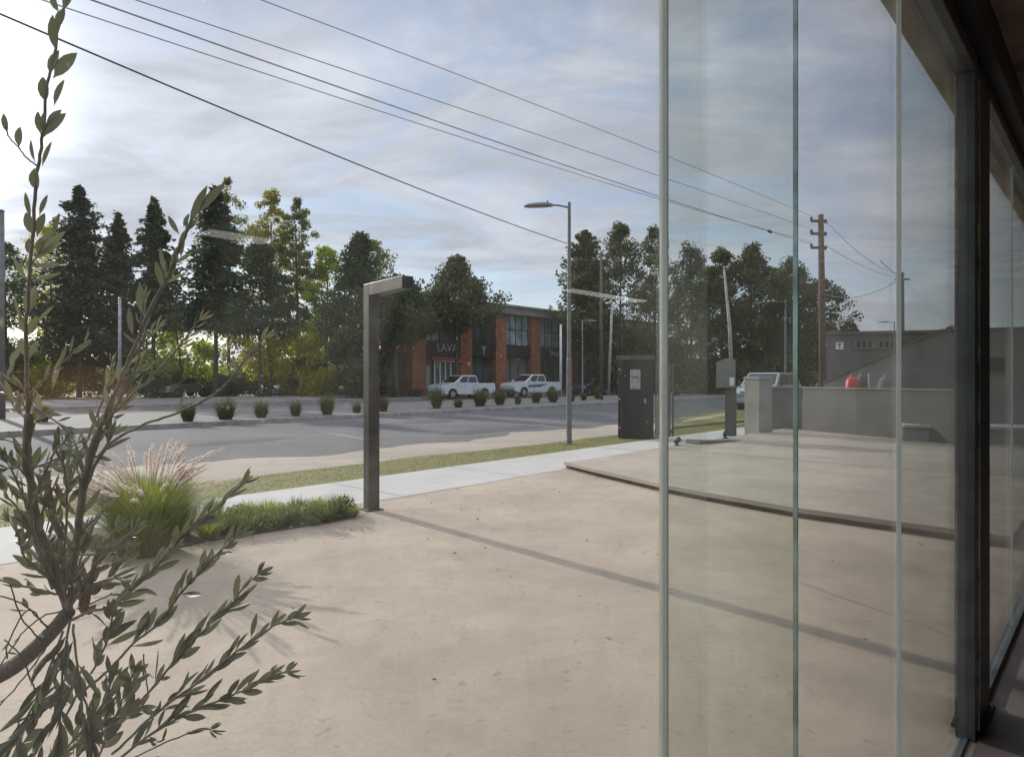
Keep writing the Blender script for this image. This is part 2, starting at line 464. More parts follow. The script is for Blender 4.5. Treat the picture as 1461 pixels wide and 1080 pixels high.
# ------------------------------------------------------------------ ground
def strip(name, m, s0, s1, c0, c1, z0, z1):
    pts = [ST(s0, c0), ST(s1, c0), ST(s1, c1), ST(s0, c1)]
    return structure(MB().prism([(p.x, p.y) for p in pts], z0, z1).build(name, m))
def sheet(name, m, pts, z):
    o = MB().add([(p[0], p[1], z) for p in pts], [tuple(range(len(pts)))]).build(name, m)
    return structure(o)
sheet('ground', M['earth'], [(-900, -900), (900, -900), (900, 900), (-900, 900)], -.16)
strip('court_paving', M['court'], -40, 60, -30, 6.85, -.15, 0)
strip('sidewalk', M['walk'], -60, 14.2, 6.856, 8.55, -.15, .004)
strip('sidewalk', M['walk'], 14.206, 90, 6.856, 8.55, -.15, .004)
# lawn verge with a wavy far edge
def verge():
    a = [ST(s, 8.556) for s in np.linspace(-60, 21.5, 60)]
    b = [ST(s, 10.15 + .12 * math.sin(s * .9) + .08 * math.sin(s * 2.3) - max(0, s - 5) * .02) for s in np.linspace(21.5, -60, 90)]
    structure(MB().prism([(p.x, p.y) for p in a + b], -.15, .0).build('lawn_verge', M['lawn']))
verge()
strip('road', M['asphalt'], -150, 260, 10.6, 22.3, -.155, -.04)
def shoulder():
    a = [ST(s, 9.3) for s in (-60, 60)]
    b = [ST(s, 12.5 + .35 * math.sin(s * .5) + .25 * math.sin(s * 1.3 + 1) + .12 * math.sin(s * 3.1) + random.uniform(-.09, .09) + .2 * math.sin(s * .17 + 2)) for s in np.linspace(60, -60, 220)]
    structure(MB().prism([(p.x, p.y) for p in a + b], -.15, -.03).build('dusty_shoulder', M['dust']))
shoulder()
strip('kerb', M['kerb'], -150, 260, 22.306, 22.5, -.15, .11)
strip('median', M['paver'], -150, 260, 22.506, 31.0, -.15, .09)
strip('kerb', M['kerb_yellow'], -150, 260, 31.006, 31.2, -.15, .11)
strip('road', M['asphalt'], -150, 260, 31.206, 39.4, -.155, -.04)
strip('kerb', M['kerb'], -150, 260, 39.406, 39.6, -.15, .11)
strip('sidewalk', M['paver'], -150, 260, 39.606, 52, -.15, .09)
# faint road markings and cross joints of the near sidewalk
for k in range(-6, 12):
    s = k * 2.4 + .8
    q = [ST(s, 6.9), ST(s + .012, 6.9), ST(s + .012, 8.5), ST(s, 8.5)]
    if s < 14: sheet('sidewalk_joint', M['kerb'], [(p.x, p.y) for p in q], .0085)
# worn tyre tracks of dust across the asphalt
def track(px0, py0, px1, py1, w):
    a = GD(px0, py0); b = GD(px1, py1); n = Vector((-(b - a).y, (b - a).x, 0)).normalized() * w
    m = (a + b) / 2 + n * .8
    pts = [a, m + n * .5, b, m - n * .5]
    sheet('dust_track', M['dust'], [(p.x, p.y) for p in pts], -.034)
track(440, 612, 560, 632, .12); track(690, 600, 860, 612, .14); track(700, 593, 860, 600, .1)

ca, cb_ = GD(1140, 831), GD(1372, 914)
dcr = (cb_ - ca); ncr = Vector((-dcr.y, dcr.x, 0)).normalized()
zig = [ca + dcr * t + ncr * .008 * math.sin(t * 17) for t in np.linspace(0, 1, 26)]
sheet('hairline_crack', M['step_dark'], [(p.x, p.y) for p in zig] + [(p.x + ncr.x * .005, p.y + ncr.y * .005) for p in zig[::-1]], .0065)
def patch(px, py, a, b, n=14):
    c0 = GD(px, py)
    q = []
    for k in range(n):
        an = 2 * PI * k / n; rr = random.uniform(.8, 1.15)
        p = c0 + U * (math.cos(an) * a * rr) + W * (math.sin(an) * b * rr); q.append((p.x, p.y))
    sheet('asphalt_patch', M['patch'], q, -.036)
patch(330, 628, 1.6, .5); patch(700, 612, 2.2, .6); patch(610, 600, 1.2, .8)
# raised platform
PL = [(804, 668), (850, 680), (900, 692), (950, 704), (1010, 716), (1070, 727), (1130, 738), (1200, 748), (1280, 760), (1365, 772)]
pe = [GD(*p) for p in PL]
dv = (pe[-1] - pe[-2]).normalized()
pe.append(pe[-1] + dv * ((-.74 - NG.dot(pe[-1])) / NG.dot(dv)))
platform_poly = [(p.x, p.y) for p in pe]
e2 = ST(30, 6.85)
last = pe[-1]
first = ST(pe[0].dot(U) + .15, 6.85)
poly = [(first.x, first.y)] + platform_poly + [(RM(16, -.74).x, RM(16, -.74).y), (e2.x, e2.y)]
structure(MB().prism(poly, .062, .115).build('raised_platform', M['court_old']))
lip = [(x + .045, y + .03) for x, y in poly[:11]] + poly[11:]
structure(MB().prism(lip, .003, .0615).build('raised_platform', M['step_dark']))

# blades of the verge
def lawn_blades():
    n = 60000
    s = rng.uniform(-14, 21, n); c = 8.6 + (rng.random(n)) * (1.5 - np.maximum(0, s - 5) * .02)
    base = np.stack([U.x * s + W.x * c, U.y * s + W.y * c, np.full(n, -.002)], 1)
    base = base[(base[:, 1] > 5)]
    n = len(base)
    h = rng.uniform(.008, .032, n); w = rng.uniform(.004, .008, n)
    d = norm(np.stack([rng.normal(0, .9, n), rng.normal(0, .9, n), np.ones(n)], 1))
    a = rng.uniform(0, 2 * PI, n); sd = np.stack([np.cos(a), np.sin(a), np.zeros(n)], 1)
    v = np.stack([base - sd * w[:, None], base + sd * w[:, None], base + d * h[:, None]], 1).reshape(-1, 3)
    o = raw('verge_grass', v, np.arange(3 * n).reshape(n, 3), M['lawnblade'])
    tag(o, 'short patchy olive green grass between sidewalk and dusty road edge', 'grass', kind='stuff')
lawn_blades()

# ------------------------------------------------------------------ trees
def trunk_mesh(parent, h, r, m, lean=(0, 0), forks=0, spread=1.2, top=None):
    mb = MB()
    pts = [(lean[0] * t * t + .08 * math.sin(t * 5), lean[1] * t * t, h * t) for t in np.linspace(0, 1, 8)]
    mb.tube(pts, [r * (1 - .72 * t) * (1.25 if t == 0 else 1) for t in np.linspace(0, 1, 8)], 8)
    for k in range(forks):
        t = .3 + .65 * k / max(1, forks); a = k * 2.4 + random.random()
        z = h * t; L = spread * (1 - .5 * t) * random.uniform(.7, 1.1)
        p0 = Vector((lean[0] * t * t, lean[1] * t * t, z))
        dr = Vector((math.cos(a), math.sin(a), random.uniform(.35, .8)))
        mb.tube([p0, p0 + dr * L * .5, p0 + dr * L + Vector((0, 0, .2 * L))], [r * .35 * (1 - t * .4), r * .22, r * .08], 5)
    return mb.build('trunk', m, parent, smooth=True)

def conifer_crown(parent, h, z0, rad, m, n=5200, droop=.25, size=.34, power=.9, fill=1.0, flat=0.0):
    nb = int(n / 46)
    zt = rng.random(nb) ** 1.0
    zt = np.sort(zt)
    C = []; D = []; S = []
    for t in zt:
        prof = (1 - t) ** power
        if t < .08: prof *= .75 + t * 3.1
        prof = max(prof, .04)
        r = rad * prof * random.choice([.62, .8, .95, 1.05, 1.22]) * random.uniform(.9, 1.1)
        a = random.uniform(0, 2 * PI); z = z0 + (h - z0) * t
        k = int(18 + 42 * prof)
        q = rng.random(k) ** .7
        x = r * q
        lat = rng.normal(0, .12 + .10 * r * (1 - q * .5), k)
        zz = z - droop * r * q * q + .12 * r * q + rng.normal(0, .11 + .05 * r * (1 - q), k)
        C.append(np.stack([math.cos(a) * x - math.sin(a) * lat, math.sin(a) * x + math.cos(a) * lat, zz], 1))
        dd = np.stack([math.cos(a) + rng.normal(0, .5, k), math.sin(a) + rng.normal(0, .5, k), rng.normal(-.1, .45, k)], 1)
        D.append(norm(dd)); S.append(size * (.40 + .5 * (1 - q) + .45 * rng.random(k)))
    # leader
    C.append(np.stack([rng.normal(0, .05, 30), rng.normal(0, .05, 30), rng.uniform(h - .9, h + .1, 30)], 1))
    D.append(norm(np.stack([rng.normal(0, .5, 30), rng.normal(0, .5, 30), np.ones(30)], 1))); S.append(np.full(30, size * .6))
    C = np.concatenate(C); D = np.concatenate(D); S = np.concatenate(S)
    v, f = cards(C, S * 1.25, S * .62, D)
    return raw('crown', v, f, m, parent)

def broad_crown(parent, h, z0, rad, m, n=5200, size=.3, clumps=34, shape='oval', clump_r=.3, m2=None, up=.0):
    cs = []
    tries = 0
    while len(cs) < clumps and tries < 5000:
        tries += 1
        t = random.random()
        if shape == 'oval': pr = math.sin(PI * min(1, max(0, .08 + t * .92))) ** .6
        elif shape == 'poplar': pr = (math.sin(PI * (.12 + t * .85)) ** .7) * (1 - .35 * t)
        elif shape == 'umbrella': pr = (1 - t) ** .6 * (1 if t > .08 else .8)
        elif shape == 'pinecone': pr = (1 - t) ** .75 if t > .42 else 1.0 - .12 * (1 - t / .42)
        else: pr = 1
        a = random.uniform(0, 2 * PI); q = random.random() ** .5
        r = rad * pr * q * random.uniform(.75, 1.12)
        cs.append((math.cos(a) * r, math.sin(a) * r, z0 + (h - z0) * t, pr))
    C = []; k = n // len(cs)
    for (x, y, z, pr) in cs:
        s = rad * clump_r * random.uniform(.65, 1.25) * (.55 + .45 * pr)
        g = rng.normal(0, 1, (k, 3)); g = norm(g) * (rng.random((k, 1)) ** .5) * s
        g[:, 2] *= .75 + up
        C.append(g + np.array([x, y, z]))
    C = np.concatenate(C)
    L = size * rng.uniform(.5, 1.15, len(C))
    v, f = cards(C, L, L * .62)
    return raw('crown', v, f, m, parent)

def tree(name, label, cat, kind, px, d, top, hw, bot, mt, group=None, n=5200, trunk='bark', lean=(0, 0), base=-.05, **kw):
    n = int(n * 1.65); hw *= 1.3 if (kind == 'conifer' or px > 800) else 1.12
    if kind != 'conifer':
        kw['clump_r'] = kw.get('clump_r', .3) * .98; kw['clumps'] = int(kw.get('clumps', 34) * 2.5)
    p = AT(px, d)
    h = H + (CY - top) / F * d; z0 = H + (CY - bot) / F * d; rad = hw / F * d
    t = thing(name, label, cat, (p.x, p.y, base), random.uniform(0, 6), group)
    if kind == 'conifer':
        trunk_mesh(t, h * .93, .2, M[trunk], lean)
        conifer_crown(t, h, z0, rad, M[mt], n, **kw)
    else:
        trunk_mesh(t, z0 + (h - z0) * .75, .19, M[trunk], lean, 9, rad * .8)
        broad_crown(t, h, z0, rad, M[mt], n, shape=kind, **kw)
    return t

GP = 'trees of the park across the road'
T = tree
T('conifer_tree', 'dark tree cut by the left edge of the photo beyond the road', 'tree', 'oval', 8, 56, 350, 55, 560, 'darkleaf', GP, clumps=40)
T('conifer_tree', 'tall broad dark spruce with pointed top, leftmost spruce across the road', 'tree', 'conifer', 113, 57, 268, 62, 505, 'spruce2', GP, n=8500, size=.42, power=.62)
T('broadleaf_tree', 'pale yellow green tree peeking out left of the tallest left spruce', 'tree', 'oval', 72, 66, 325, 44, 480, 'yellowleaf', GP, n=3600)
T('conifer_tree', 'narrow spruce top rising between two larger spruces above the grey light pole', 'tree', 'conifer', 168, 60, 304, 44, 520, 'spruce2', GP, n=6500, size=.4, power=.7)
T('conifer_tree', 'slim pointed dark spruce right of the grey light pole', 'tree', 'conifer', 220, 58, 284, 44, 468, 'spruce', GP, n=7500, size=.4, power=.75)
T('conifer_tree', 'wide dark spruce with bare trunk left of the yellowing poplar', 'tree', 'conifer', 308, 57, 268, 52, 470, 'spruce', GP, n=9000, size=.42, power=.62)
T('poplar_tree', 'sparse light topped poplar directly behind the wide bare trunked spruce', 'tree', 'poplar', 326, 66, 256, 44, 440, 'greenleaf', GP, n=3600, clump_r=.26, size=.28)
T('conifer_tree', 'rounded dark evergreen in front of the yellowing poplar', 'tree', 'umbrella', 372, 55, 345, 52, 478, 'spruce', GP, n=6500, clumps=44)
T('poplar_tree', 'tall poplar with golden yellow leaves on its left side', 'tree', 'poplar', 388, 62, 270, 44, 450, 'goldleaf', GP, n=6000, clump_r=.22, clumps=50, size=.28)
T('poplar_tree', 'tall open green poplar right beside the golden poplar', 'tree', 'poplar', 424, 61, 286, 42, 490, 'greenleaf', GP, n=7000, clump_r=.22, clumps=56, size=.28)
T('poplar_tree', 'shorter yellow green tree between open poplar and dark roundish evergreen', 'tree', 'poplar', 466, 60, 350, 40, 510, 'limeleaf', GP, n=5000, size=.3)
T('conifer_tree', 'dark evergreen with bright tips behind the steel entrance post', 'tree', 'pinecone', 514, 56, 338, 62, 485, 'spruce', GP, n=10000, clumps=70)
T('broadleaf_tree', 'olive green tree behind the dark evergreen by the steel post', 'tree', 'oval', 528, 64, 345, 36, 430, 'greenleaf', GP, n=3000)
T('conifer_tree', 'low dark tree just right of the steel post in front of shops', 'tree', 'oval', 566, 52, 398, 56, 486, 'darkleaf', GP, n=8500, clumps=40, clump_r=.34)
T('pine_tree', 'large stepped pine standing in front of the orange brick shops', 'tree', 'pinecone', 652, 55, 372, 66, 462, 'pine', GP, n=9500, clumps=62, clump_r=.28)
GR = 'trees beyond the right end of the shops'
T('broadleaf_tree', 'feathery dark tree directly behind the curved head street lamp', 'tree', 'conifer', 835, 66, 332, 40, 500, 'darkleaf', GR, n=6500, size=.5, droop=-.35, power=.55)
T('broadleaf_tree', 'tall dark tree behind the two pale poles', 'tree', 'poplar', 885, 67, 324, 46, 520, 'darkleaf', GR, n=8500, clumps=60, clump_r=.26, up=.35)
T('broadleaf_tree', 'dark tree directly behind the leftmost glass edge', 'tree', 'poplar', 935, 68, 326, 40, 530, 'darkleaf', GR, n=7500, clumps=54, clump_r=.26, up=.35)
T('broadleaf_tree', 'grey green tree just right of the leftmost glass edge', 'tree', 'poplar', 986, 72, 346, 40, 530, 'spruce2', GR, n=7500, clumps=60)
T('broadleaf_tree', 'bushy dark tree behind the slanted pale mast', 'tree', 'poplar', 1030, 62, 360, 36, 530, 'darkleaf', GR, n=6500, clumps=46, clump_r=.28, up=.3)
T('broadleaf_tree', 'tallest dark tree between slanted mast and green glass edge', 'tree', 'poplar', 1072, 60, 352, 44, 530, 'darkleaf', GR, n=8500, clumps=58, clump_r=.26, up=.3)
T('broadleaf_tree', 'dark tree just left of the wooden utility pole', 'tree', 'poplar', 1130, 60, 372, 42, 535, 'darkleaf', GR, n=7500, clumps=54, clump_r=.27, up=.3)
T('broadleaf_tree', 'rightmost dark tree showing on both sides of utility pole', 'tree', 'oval', 1174, 62, 400, 36, 520, 'darkleaf', GR, n=5500, clumps=44)
T('broadleaf_tree', 'dark filler tree between the grey green tree and the slanted mast', 'tree', 'oval', 1006, 68, 385, 44, 560, 'darkleaf', GR, n=7000, clumps=44)
T('broadleaf_tree', 'dark filler tree between the tallest tree and the green glass edge', 'tree', 'oval', 1102, 66, 385, 44, 560, 'darkleaf', GR, n=7000, clumps=44)
T('broadleaf_tree', 'tiny distant treetop above the grey neighbouring roof', 'tree', 'conifer', 1218, 90, 462, 13, 500, 'darkleaf', GR, n=900, size=.5)
T('broadleaf_tree', 'small distant tree at the gap beside the dark window frame', 'tree', 'oval', 1358, 90, 466, 14, 500, 'darkleaf', GR, n=900, size=.5)

# park understorey
GS = 'shrubs under the park trees'
for (lab, px, d, top, hw, bot, mt, n) in [
    ('dark green shrub mass behind the grey light pole', 120, 62, 470, 60, 560, 'darkleaf', 3500),
    ('yellow green shrub left of the grey light pole', 85, 66, 448, 26, 540, 'limeleaf', 1500),
    ('bright yellow green shrub right of the grey light pole', 245, 66, 455, 30, 555, 'limeleaf', 1800),
    ('lime bush between two dark trunks under the bare trunked spruce', 280, 68, 458, 26, 555, 'limeleaf', 1700),
    ('golden brown shrub left of the rounded evergreen trunk', 345, 70, 462, 22, 530, 'goldleaf', 1300),
    ('yellow leaved bush under the rounded evergreen', 378, 68, 470, 24, 555, 'yellowleaf', 1500),
    ('lime yellow bush under the open poplar', 418, 66, 478, 26, 550, 'yellowleaf', 1700),
    ('brightest yellow bush above the dark clipped round bush', 458, 64, 466, 30, 540, 'yellowleaf', 2200),
    ('dark rounded bush by the low red wall', 450, 61, 510, 34, 565, 'darkleaf', 2600),
    ('green bush left of the steel post', 495, 63, 470, 24, 560, 'greenleaf', 1600),
    ('dark hedge under the wide bare trunked spruce', 320, 62, 540, 34, 566, 'darkleaf', 2400),
    ('dark hedge under the rounded evergreen', 390, 62, 542, 30, 566, 'darkleaf', 2000),
    ('dark hedge under the slim spruce', 222, 60, 532, 40, 566, 'darkleaf', 2600),
    ('dark undergrowth at the far left edge beyond the road', 30, 60, 505, 60, 566, 'darkleaf', 2800),
    ('dark shrub mass hiding the left end of the shops', 506, 50, 470, 40, 568, 'darkleaf', 4500),
    ('dark shrub at the shop front right of the steel post', 560, 58, 520, 22, 566, 'darkleaf', 1600),
    ('dark shrubs at the foot of the two pale poles', 880, 66, 515, 40, 562, 'darkleaf', 2600),
    ('dark shrubs behind the leftmost glass edge', 965, 66, 520, 44, 562, 'darkleaf', 2600),
    ('dark shrubs behind the grey meter box', 1040, 62, 505, 44, 564, 'darkleaf', 2600),
    ('dark shrubs beyond the silver car', 1120, 60, 500, 44, 564, 'darkleaf', 2600)]:
    if mt in ('limeleaf', 'yellowleaf', 'goldleaf'): d -= 6; hw *= 1.45; top -= 4; n = int(n * 1.3)
    p = AT(px, d); h = H + (CY - top) / F * d; rad = hw / F * d
    t = thing('shrub', lab, 'shrub', (p.x, p.y, -.05), random.random() * 6, GS)
    broad_crown(t, h, .2, rad * 1.1, M[mt], int(n * 1.7), size=.36, clumps=22, shape='oval', clump_r=.5).name = 'foliage'
    trunk_mesh(t, h * .6, .07, M['bark'], (0, 0), 4, rad * .5).name = 'stem'

# bare trunks with low limbs seen among the shrubs
for lab, px, d, top, r_ in [('pale slim trunk left of the steel post', 478, 60, 440, .13), ('pale leaning trunk beside the slim one left of the steel post', 487, 59, 440, .14),
                           ('thin dark trunk right of the yellow bush', 386, 58, 450, .12), ('thin dark trunk under the slim spruce', 258, 58, 450, .12)]:
    p = AT(px, d); h = H + (CY - top) / F * d
    t = thing('young_tree', lab, 'tree', (p.x, p.y, -.05), 0, 'slender trunks in the park')
    trunk_mesh(t, h, r_, M['bark_pale' if 'pale' in lab else 'bark'], (random.uniform(-.8, .8), 0), 5, 1.2)
    broad_crown(t, h + .8, h - 1.6, 1.5, M['darkleaf'], 900, size=.3, clumps=10, shape='oval', clump_r=.45)

# distant woodland closing the horizon
def woodland():
    C = []
    for k in range(420):
        a = R(-62 + 132 * k / 419) + random.uniform(-.01, .01)
        d = random.uniform(120, 150); hh = random.uniform(3.5, 6.5)
        n = 42
        g = rng.normal(0, 1, (n, 3)) * np.array([2.4, 2.4, hh * .3])
        C.append(g + np.array([math.sin(a) * d, math.cos(a) * d, hh * .5]))
    C = np.concatenate(C); L = rng.uniform(.8, 1.8, len(C)); v, f = cards(C, L, L * .7)
    tag(raw('distant_woodland', v, f, M['darkleaf']), 'low dark belt of distant trees along the horizon', 'woodland', kind='stuff')
woodland()

# ------------------------------------------------------------------ grass clumps
def arcs(n, h, spread, w, r0=.05, segs=4, up=1.0, jitter=.25):
    """arching blades, returns verts, faces"""
    a = rng.uniform(0, 2 * PI, n); rr = np.sqrt(rng.random(n)) * r0
    hh = h * rng.uniform(1 - jitter * 2, 1 + jitter * .4, n); sp = spread * rng.random(n) ** .7
    base = np.stack([np.cos(a) * rr, np.sin(a) * rr, np.zeros(n)], 1)
    out = np.stack([np.cos(a + rng.normal(0, .35, n)), np.sin(a + rng.normal(0, .35, n)), np.zeros(n)], 1)
    side = np.stack([-out[:, 1], out[:, 0], np.zeros(n)], 1)
    V = []
    for k in range(segs + 1):
        t = k / segs
        q = base + out * (sp * t ** 1.8)[:, None] + np.array([0, 0, 1]) * (hh * (t - .28 * t ** 3 * (sp / spread)))[:, None]
        ww = w * (1 - t) ** .7 + w * .04
        V.append(q - side * ww); V.append(q + side * ww)
    V = np.stack(V, 1).reshape(-1, 3)
    nv = 2 * (segs + 1); Fc = []
    o = np.arange(n)[:, None] * nv
    for k in range(segs):
        Fc.append(np.concatenate([o + 2 * k, o + 2 * k + 1, o + 2 * k + 3, o + 2 * k + 2], 1))
    return V, np.concatenate(Fc)

protos = []
for k in range(3):
    t = thing('grass_bush', 'x', 'shrub', (0, 0, 0))
    v, f = arcs(520, .66 + .08 * k, .34 + .07 * k, .012, .15, jitter=.38)
    raw('foliage', v, f, M['bushleaf'], t)
    n = 420; g = norm(rng.normal(size=(n, 3))) * (rng.random((n, 1)) ** .4) * np.array([.27, .27, .26]) + np.array([0, 0, .34])
    v, f = cards(g, .12, .05); raw('inner_foliage', v, f, M['bushleaf'], t).scale = (.8, .8, .7)
    protos.append(t)
bx = [(60, 606, 1.0, 'leftmost low bush of the median row, partly behind the olive tree'), (268, 605, .95, 'low median bush behind the middle olive stem'),
      (322, 602, 1.15, 'full dark bush below the far kerb, second right of the olive stem'), (373, 599, 1.1, 'round dark bush third right of the olive stem'),
      (422, 597, .85, 'small bush left of a pair by the steel post'), (467, 595, 1.1, 'bush nearest left of the steel post'),
      (509, 592, .9, 'bush almost touching the left side of the steel post'), (547, 590, 1.05, 'bush nearest right of the steel post'),
      (623, 585, 1.35, 'tall bush in front of the left pickup front wheel'), (654, 584, 1.0, 'bush in front of the left pickup door'),
      (685, 582, 1.35, 'tall bush in front of the left pickup rear wheel'), (713, 580, 1.2, 'dark bush between the two pickups'),
      (739, 579, .9, 'small pointed bush in front of the right pickup'), (765, 577, 1.05, 'bush in front of the right pickup rear wheel'),
      (789, 576, 1.3, 'bush at the tail of the right pickup'), (815, 575, 1.1, 'bush behind the tall street lamp pole'),
      (833, 573, .9, 'small bush right of the tall street lamp pole'), (853, 571, 1.15, 'bush below the two pale poles'),
      (965, 566, 1.2, 'bush just right of the leftmost glass edge'), (985, 565, 1.3, 'second bush right of the leftmost glass edge'), (1006, 564, 1.2, 'bush left of the grey meter box')]
for i, (px, py, s_, lab) in enumerate(bx):
    p = GD(px, py); pr = protos[i % 3]
    o = pr if i < 3 else copy_tree(pr)
    o.location = (p.x, p.y, .08); o.rotation_euler[2] = random.random() * 6
    q = s_ * .95; o.scale = (q * random.uniform(.85, 1.2), q * random.uniform(.85, 1.2), q * random.uniform(.85, 1.15))
    o['label'] = lab; o['group'] = 'bushes along the median'

# fountain grass in front
def fountain_grass():
    p = GD(212, 787)
    t = thing('fountain_grass', 'large bright green fountain grass with pinkish cream plumes', 'ornamental grass', (p.x, p.y, 0))
    v, f = arcs(3800, .74, .50, .0036, .24, 6)
    raw('foliage', v, f, M['blade'], t)
    v, f = arcs(700, .80, .62, .003, .24, 6)
    raw('dry_foliage', v, f, M['blade_dry'], t)
    st = MB(); Cs = []; Ds = []; Ls = []
    for k in range(95):
        a = random.uniform(0, 2 * PI)
        sp = random.uniform(.1, .62); h = random.uniform(.74, 1.2) - .22 * sp
        if random.random() < .4: a = random.uniform(PI * .75, PI * 1.35); sp = random.uniform(.4, .8); h = random.uniform(.6, .95)
        b = Vector((math.cos(a) * .1, math.sin(a) * .1, .2)); o = Vector((math.cos(a), math.sin(a), 0))
        pts = []
        for j in range(7):
            q = j / 6
            pts.append(b + o * sp * q ** 1.7 + Vector((0, 0, 1)) * (h - .2) * (q - .13 * q ** 4 * (1 + sp)))
        st.tube(pts, [.0022] * 6 + [.001], 4)
        # plume on the last third
        m_ = 210
        for j in range(m_):
            q = .70 + .30 * random.random(); i0 = min(5, int(q * 6)); fr = q * 6 - i0
            c = pts[i0].lerp(pts[i0 + 1], fr); dr = (pts[i0 + 1] - pts[i0]).normalized()
            rad = .021 * math.sin(PI * (q - .70) / .30) ** .6 + .003
            w = Vector((random.gauss(0, 1), random.gauss(0, 1), random.gauss(0, 1))).normalized()
            Cs.append(c + w * rad * random.random()); Ds.append((dr * 1.2 + w).normalized()); Ls.append(random.uniform(.02, .04))
    st.build('stalk', M['blade_dry'], t)
    v, f = cards(np.array([tuple(c) for c in Cs]), np.array(Ls), np.array(Ls) * .16, np.array([tuple(c) for c in Ds]))
    raw('plume', v, f, M['plume'], t)
fountain_grass()
# planting bed
bed = [GD(60, 792), GD(200, 792), GD(300, 772), GD(400, 757), GD(470, 746), GD(508, 738), GD(512, 730), GD(490, 722), GD(420, 728), GD(300, 736), GD(150, 752), GD(60, 765)]
structure(MB().prism([(p.x, p.y) for p in bed], .002, .010).build('soil_bed', M['soil']))
def sprout(kind, mt, h, r):
    t = thing('low_plant', 'x', 'plant')
    if kind == 'grass':
        v, f = arcs(260, h, r, .004, .07, 4); raw('foliage', v, f, M[mt], t)
    else:
        n = 330
        g = norm(rng.normal(size=(n, 3))) * (rng.random((n, 1)) ** .5) * np.array([r, r, h * .5]) + np.array([0, 0, h * .5])
        v, f = cards(g, rng.uniform(.025, .05, n), rng.uniform(.012, .022, n)); raw('foliage', v, f, M[mt], t)
        v, f = arcs(30, h * 1.1, r * .9, .002, .04, 3); raw('stem', v, f, M['bedred'], t)
    return t
beds = [(262, 765, 'grass', 'bedgreen', .26, .2, 'dark grassy clump touching the right side of the fountain grass'),
        (290, 758, 'leafy', 'bedgreen', .18, .14, 'leafy low plant right of the first grassy clump'),
        (305, 742, 'grass', 'bedgreen', .3, .16, 'upright grassy clump at the back of the bed near the fountain grass'),
        (322, 762, 'grass', 'bedgreen', .2, .18, 'spiky dark clump at the bed front before the fountain grass shadow'),
        (338, 748, 'leafy', 'bedgreen', .2, .15, 'rounded leafy plant crossed by a hanging olive tip'),
        (360, 752, 'grass', 'bedgreen', .24, .18, 'grassy clump right behind the olive tip'),
        (385, 745, 'grass', 'blade', .26, .17, 'bright green tuft in the middle of the bed'),
        (408, 748, 'leafy', 'bedgreen', .16, .14, 'low leafy plant just right of the bright tuft'),
        (425, 738, 'grass', 'bedgreen', .24, .14, 'tall thin tuft at the back middle of the bed'),
        (440, 744, 'leafy', 'bedgreen', .15, .14, 'flat plant with small pale yellow flowers'),
        (456, 738, 'grass', 'blade', .24, .12, 'thin sprouting tuft near the right end of the bed'),
        (474, 738, 'leafy', 'bedred', .15, .13, 'bronze leaved low plant near the right end of the bed'),
        (492, 735, 'leafy', 'bedred', .19, .13, 'last reddish plant of the bed beside the steel post'),
        (150, 790, 'leafy', 'bedgreen', .14, .14, 'small leafy plant at the left foot of the fountain grass')]
more = [(276, 748), (298, 770), (312, 752), (330, 756), (346, 762), (352, 742), (372, 758), (378, 740), (396, 754), (402, 738), (418, 750), (432, 732), (448, 750), (452, 732), (466, 744), (482, 742), (484, 729), (500, 738)]
for i, (px, py) in enumerate(more):
    near = min(beds, key=lambda b: abs(b[0] - px))
    beds.append((px, py, 'grass' if i % 3 else 'leafy', 'blade' if i % 4 == 1 else 'bedgreen', random.uniform(.14, .26), random.uniform(.12, .19), None))
for px, py, kd, mt, h, r_, lab in beds:
    lab = lab or ('grassy filler tuft among the larger plants of the soil bed' if kd == 'grass' else 'leafy filler plant among the larger plants of the soil bed')
    t = sprout(kd, mt, h, r_); p = GD(px, py); t.location = (p.x, p.y, .02); t['label'] = lab; t['group'] = 'low plants in the soil bed'
    if 'flowers' in lab:
        for k in range(9):
            mb = MB()
            a = random.random() * 6.28; q = random.random() * .12
            mb.lathe([(.004, -.004), (.011, 0), (.004, .005)], 6, (math.cos(a) * q, math.sin(a) * q, random.uniform(.09, .17)))
            mb.build('flower', M['flower'], t)

def litter():
    n = 260
    pts = []
    while len(pts) < n:
        s_ = random.uniform(-4, 12); c_ = random.uniform(-.2, 6.8)
        p = ST(s_, c_)
        if NG.dot(p) < -.8 and random.random() < .25 + .75 * (c_ > 5.2): pts.append((p.x, p.y, .006 + random.random() * .004))
    C = np.array(pts); D = norm(np.stack([rng.normal(size=n), rng.normal(size=n), rng.normal(0, .15, n)], 1))
    L_ = rng.uniform(.018, .045, n); v, f = cards(C, L_, L_ * .35, D)
    v[:, 2] = np.maximum(v[:, 2], .0035)
    tag(raw('fallen_leaves', v, f, M['olive_dead']), 'tiny dry leaves and grit scattered over the beige concrete court', 'leaf litter', kind='stuff')
litter()

# ------------------------------------------------------------------ olive tree
def catmull(pts, n=6):
    out = []
    P_ = [pts[0] * 2 - pts[1]] + pts + [pts[-1] * 2 - pts[-2]]
    for i in range(1, len(P_) - 2):
        for k in range(n):
            t = k / n
            a, b, c, d = P_[i - 1], P_[i], P_[i + 1], P_[i + 2]
            out.append(.5 * ((2 * b) + (c - a) * t + (2 * a - 5 * b + 4 * c - d) * t * t + (3 * b - a - 3 * c + d) * t ** 3))
    out.append(pts[-1]); return out

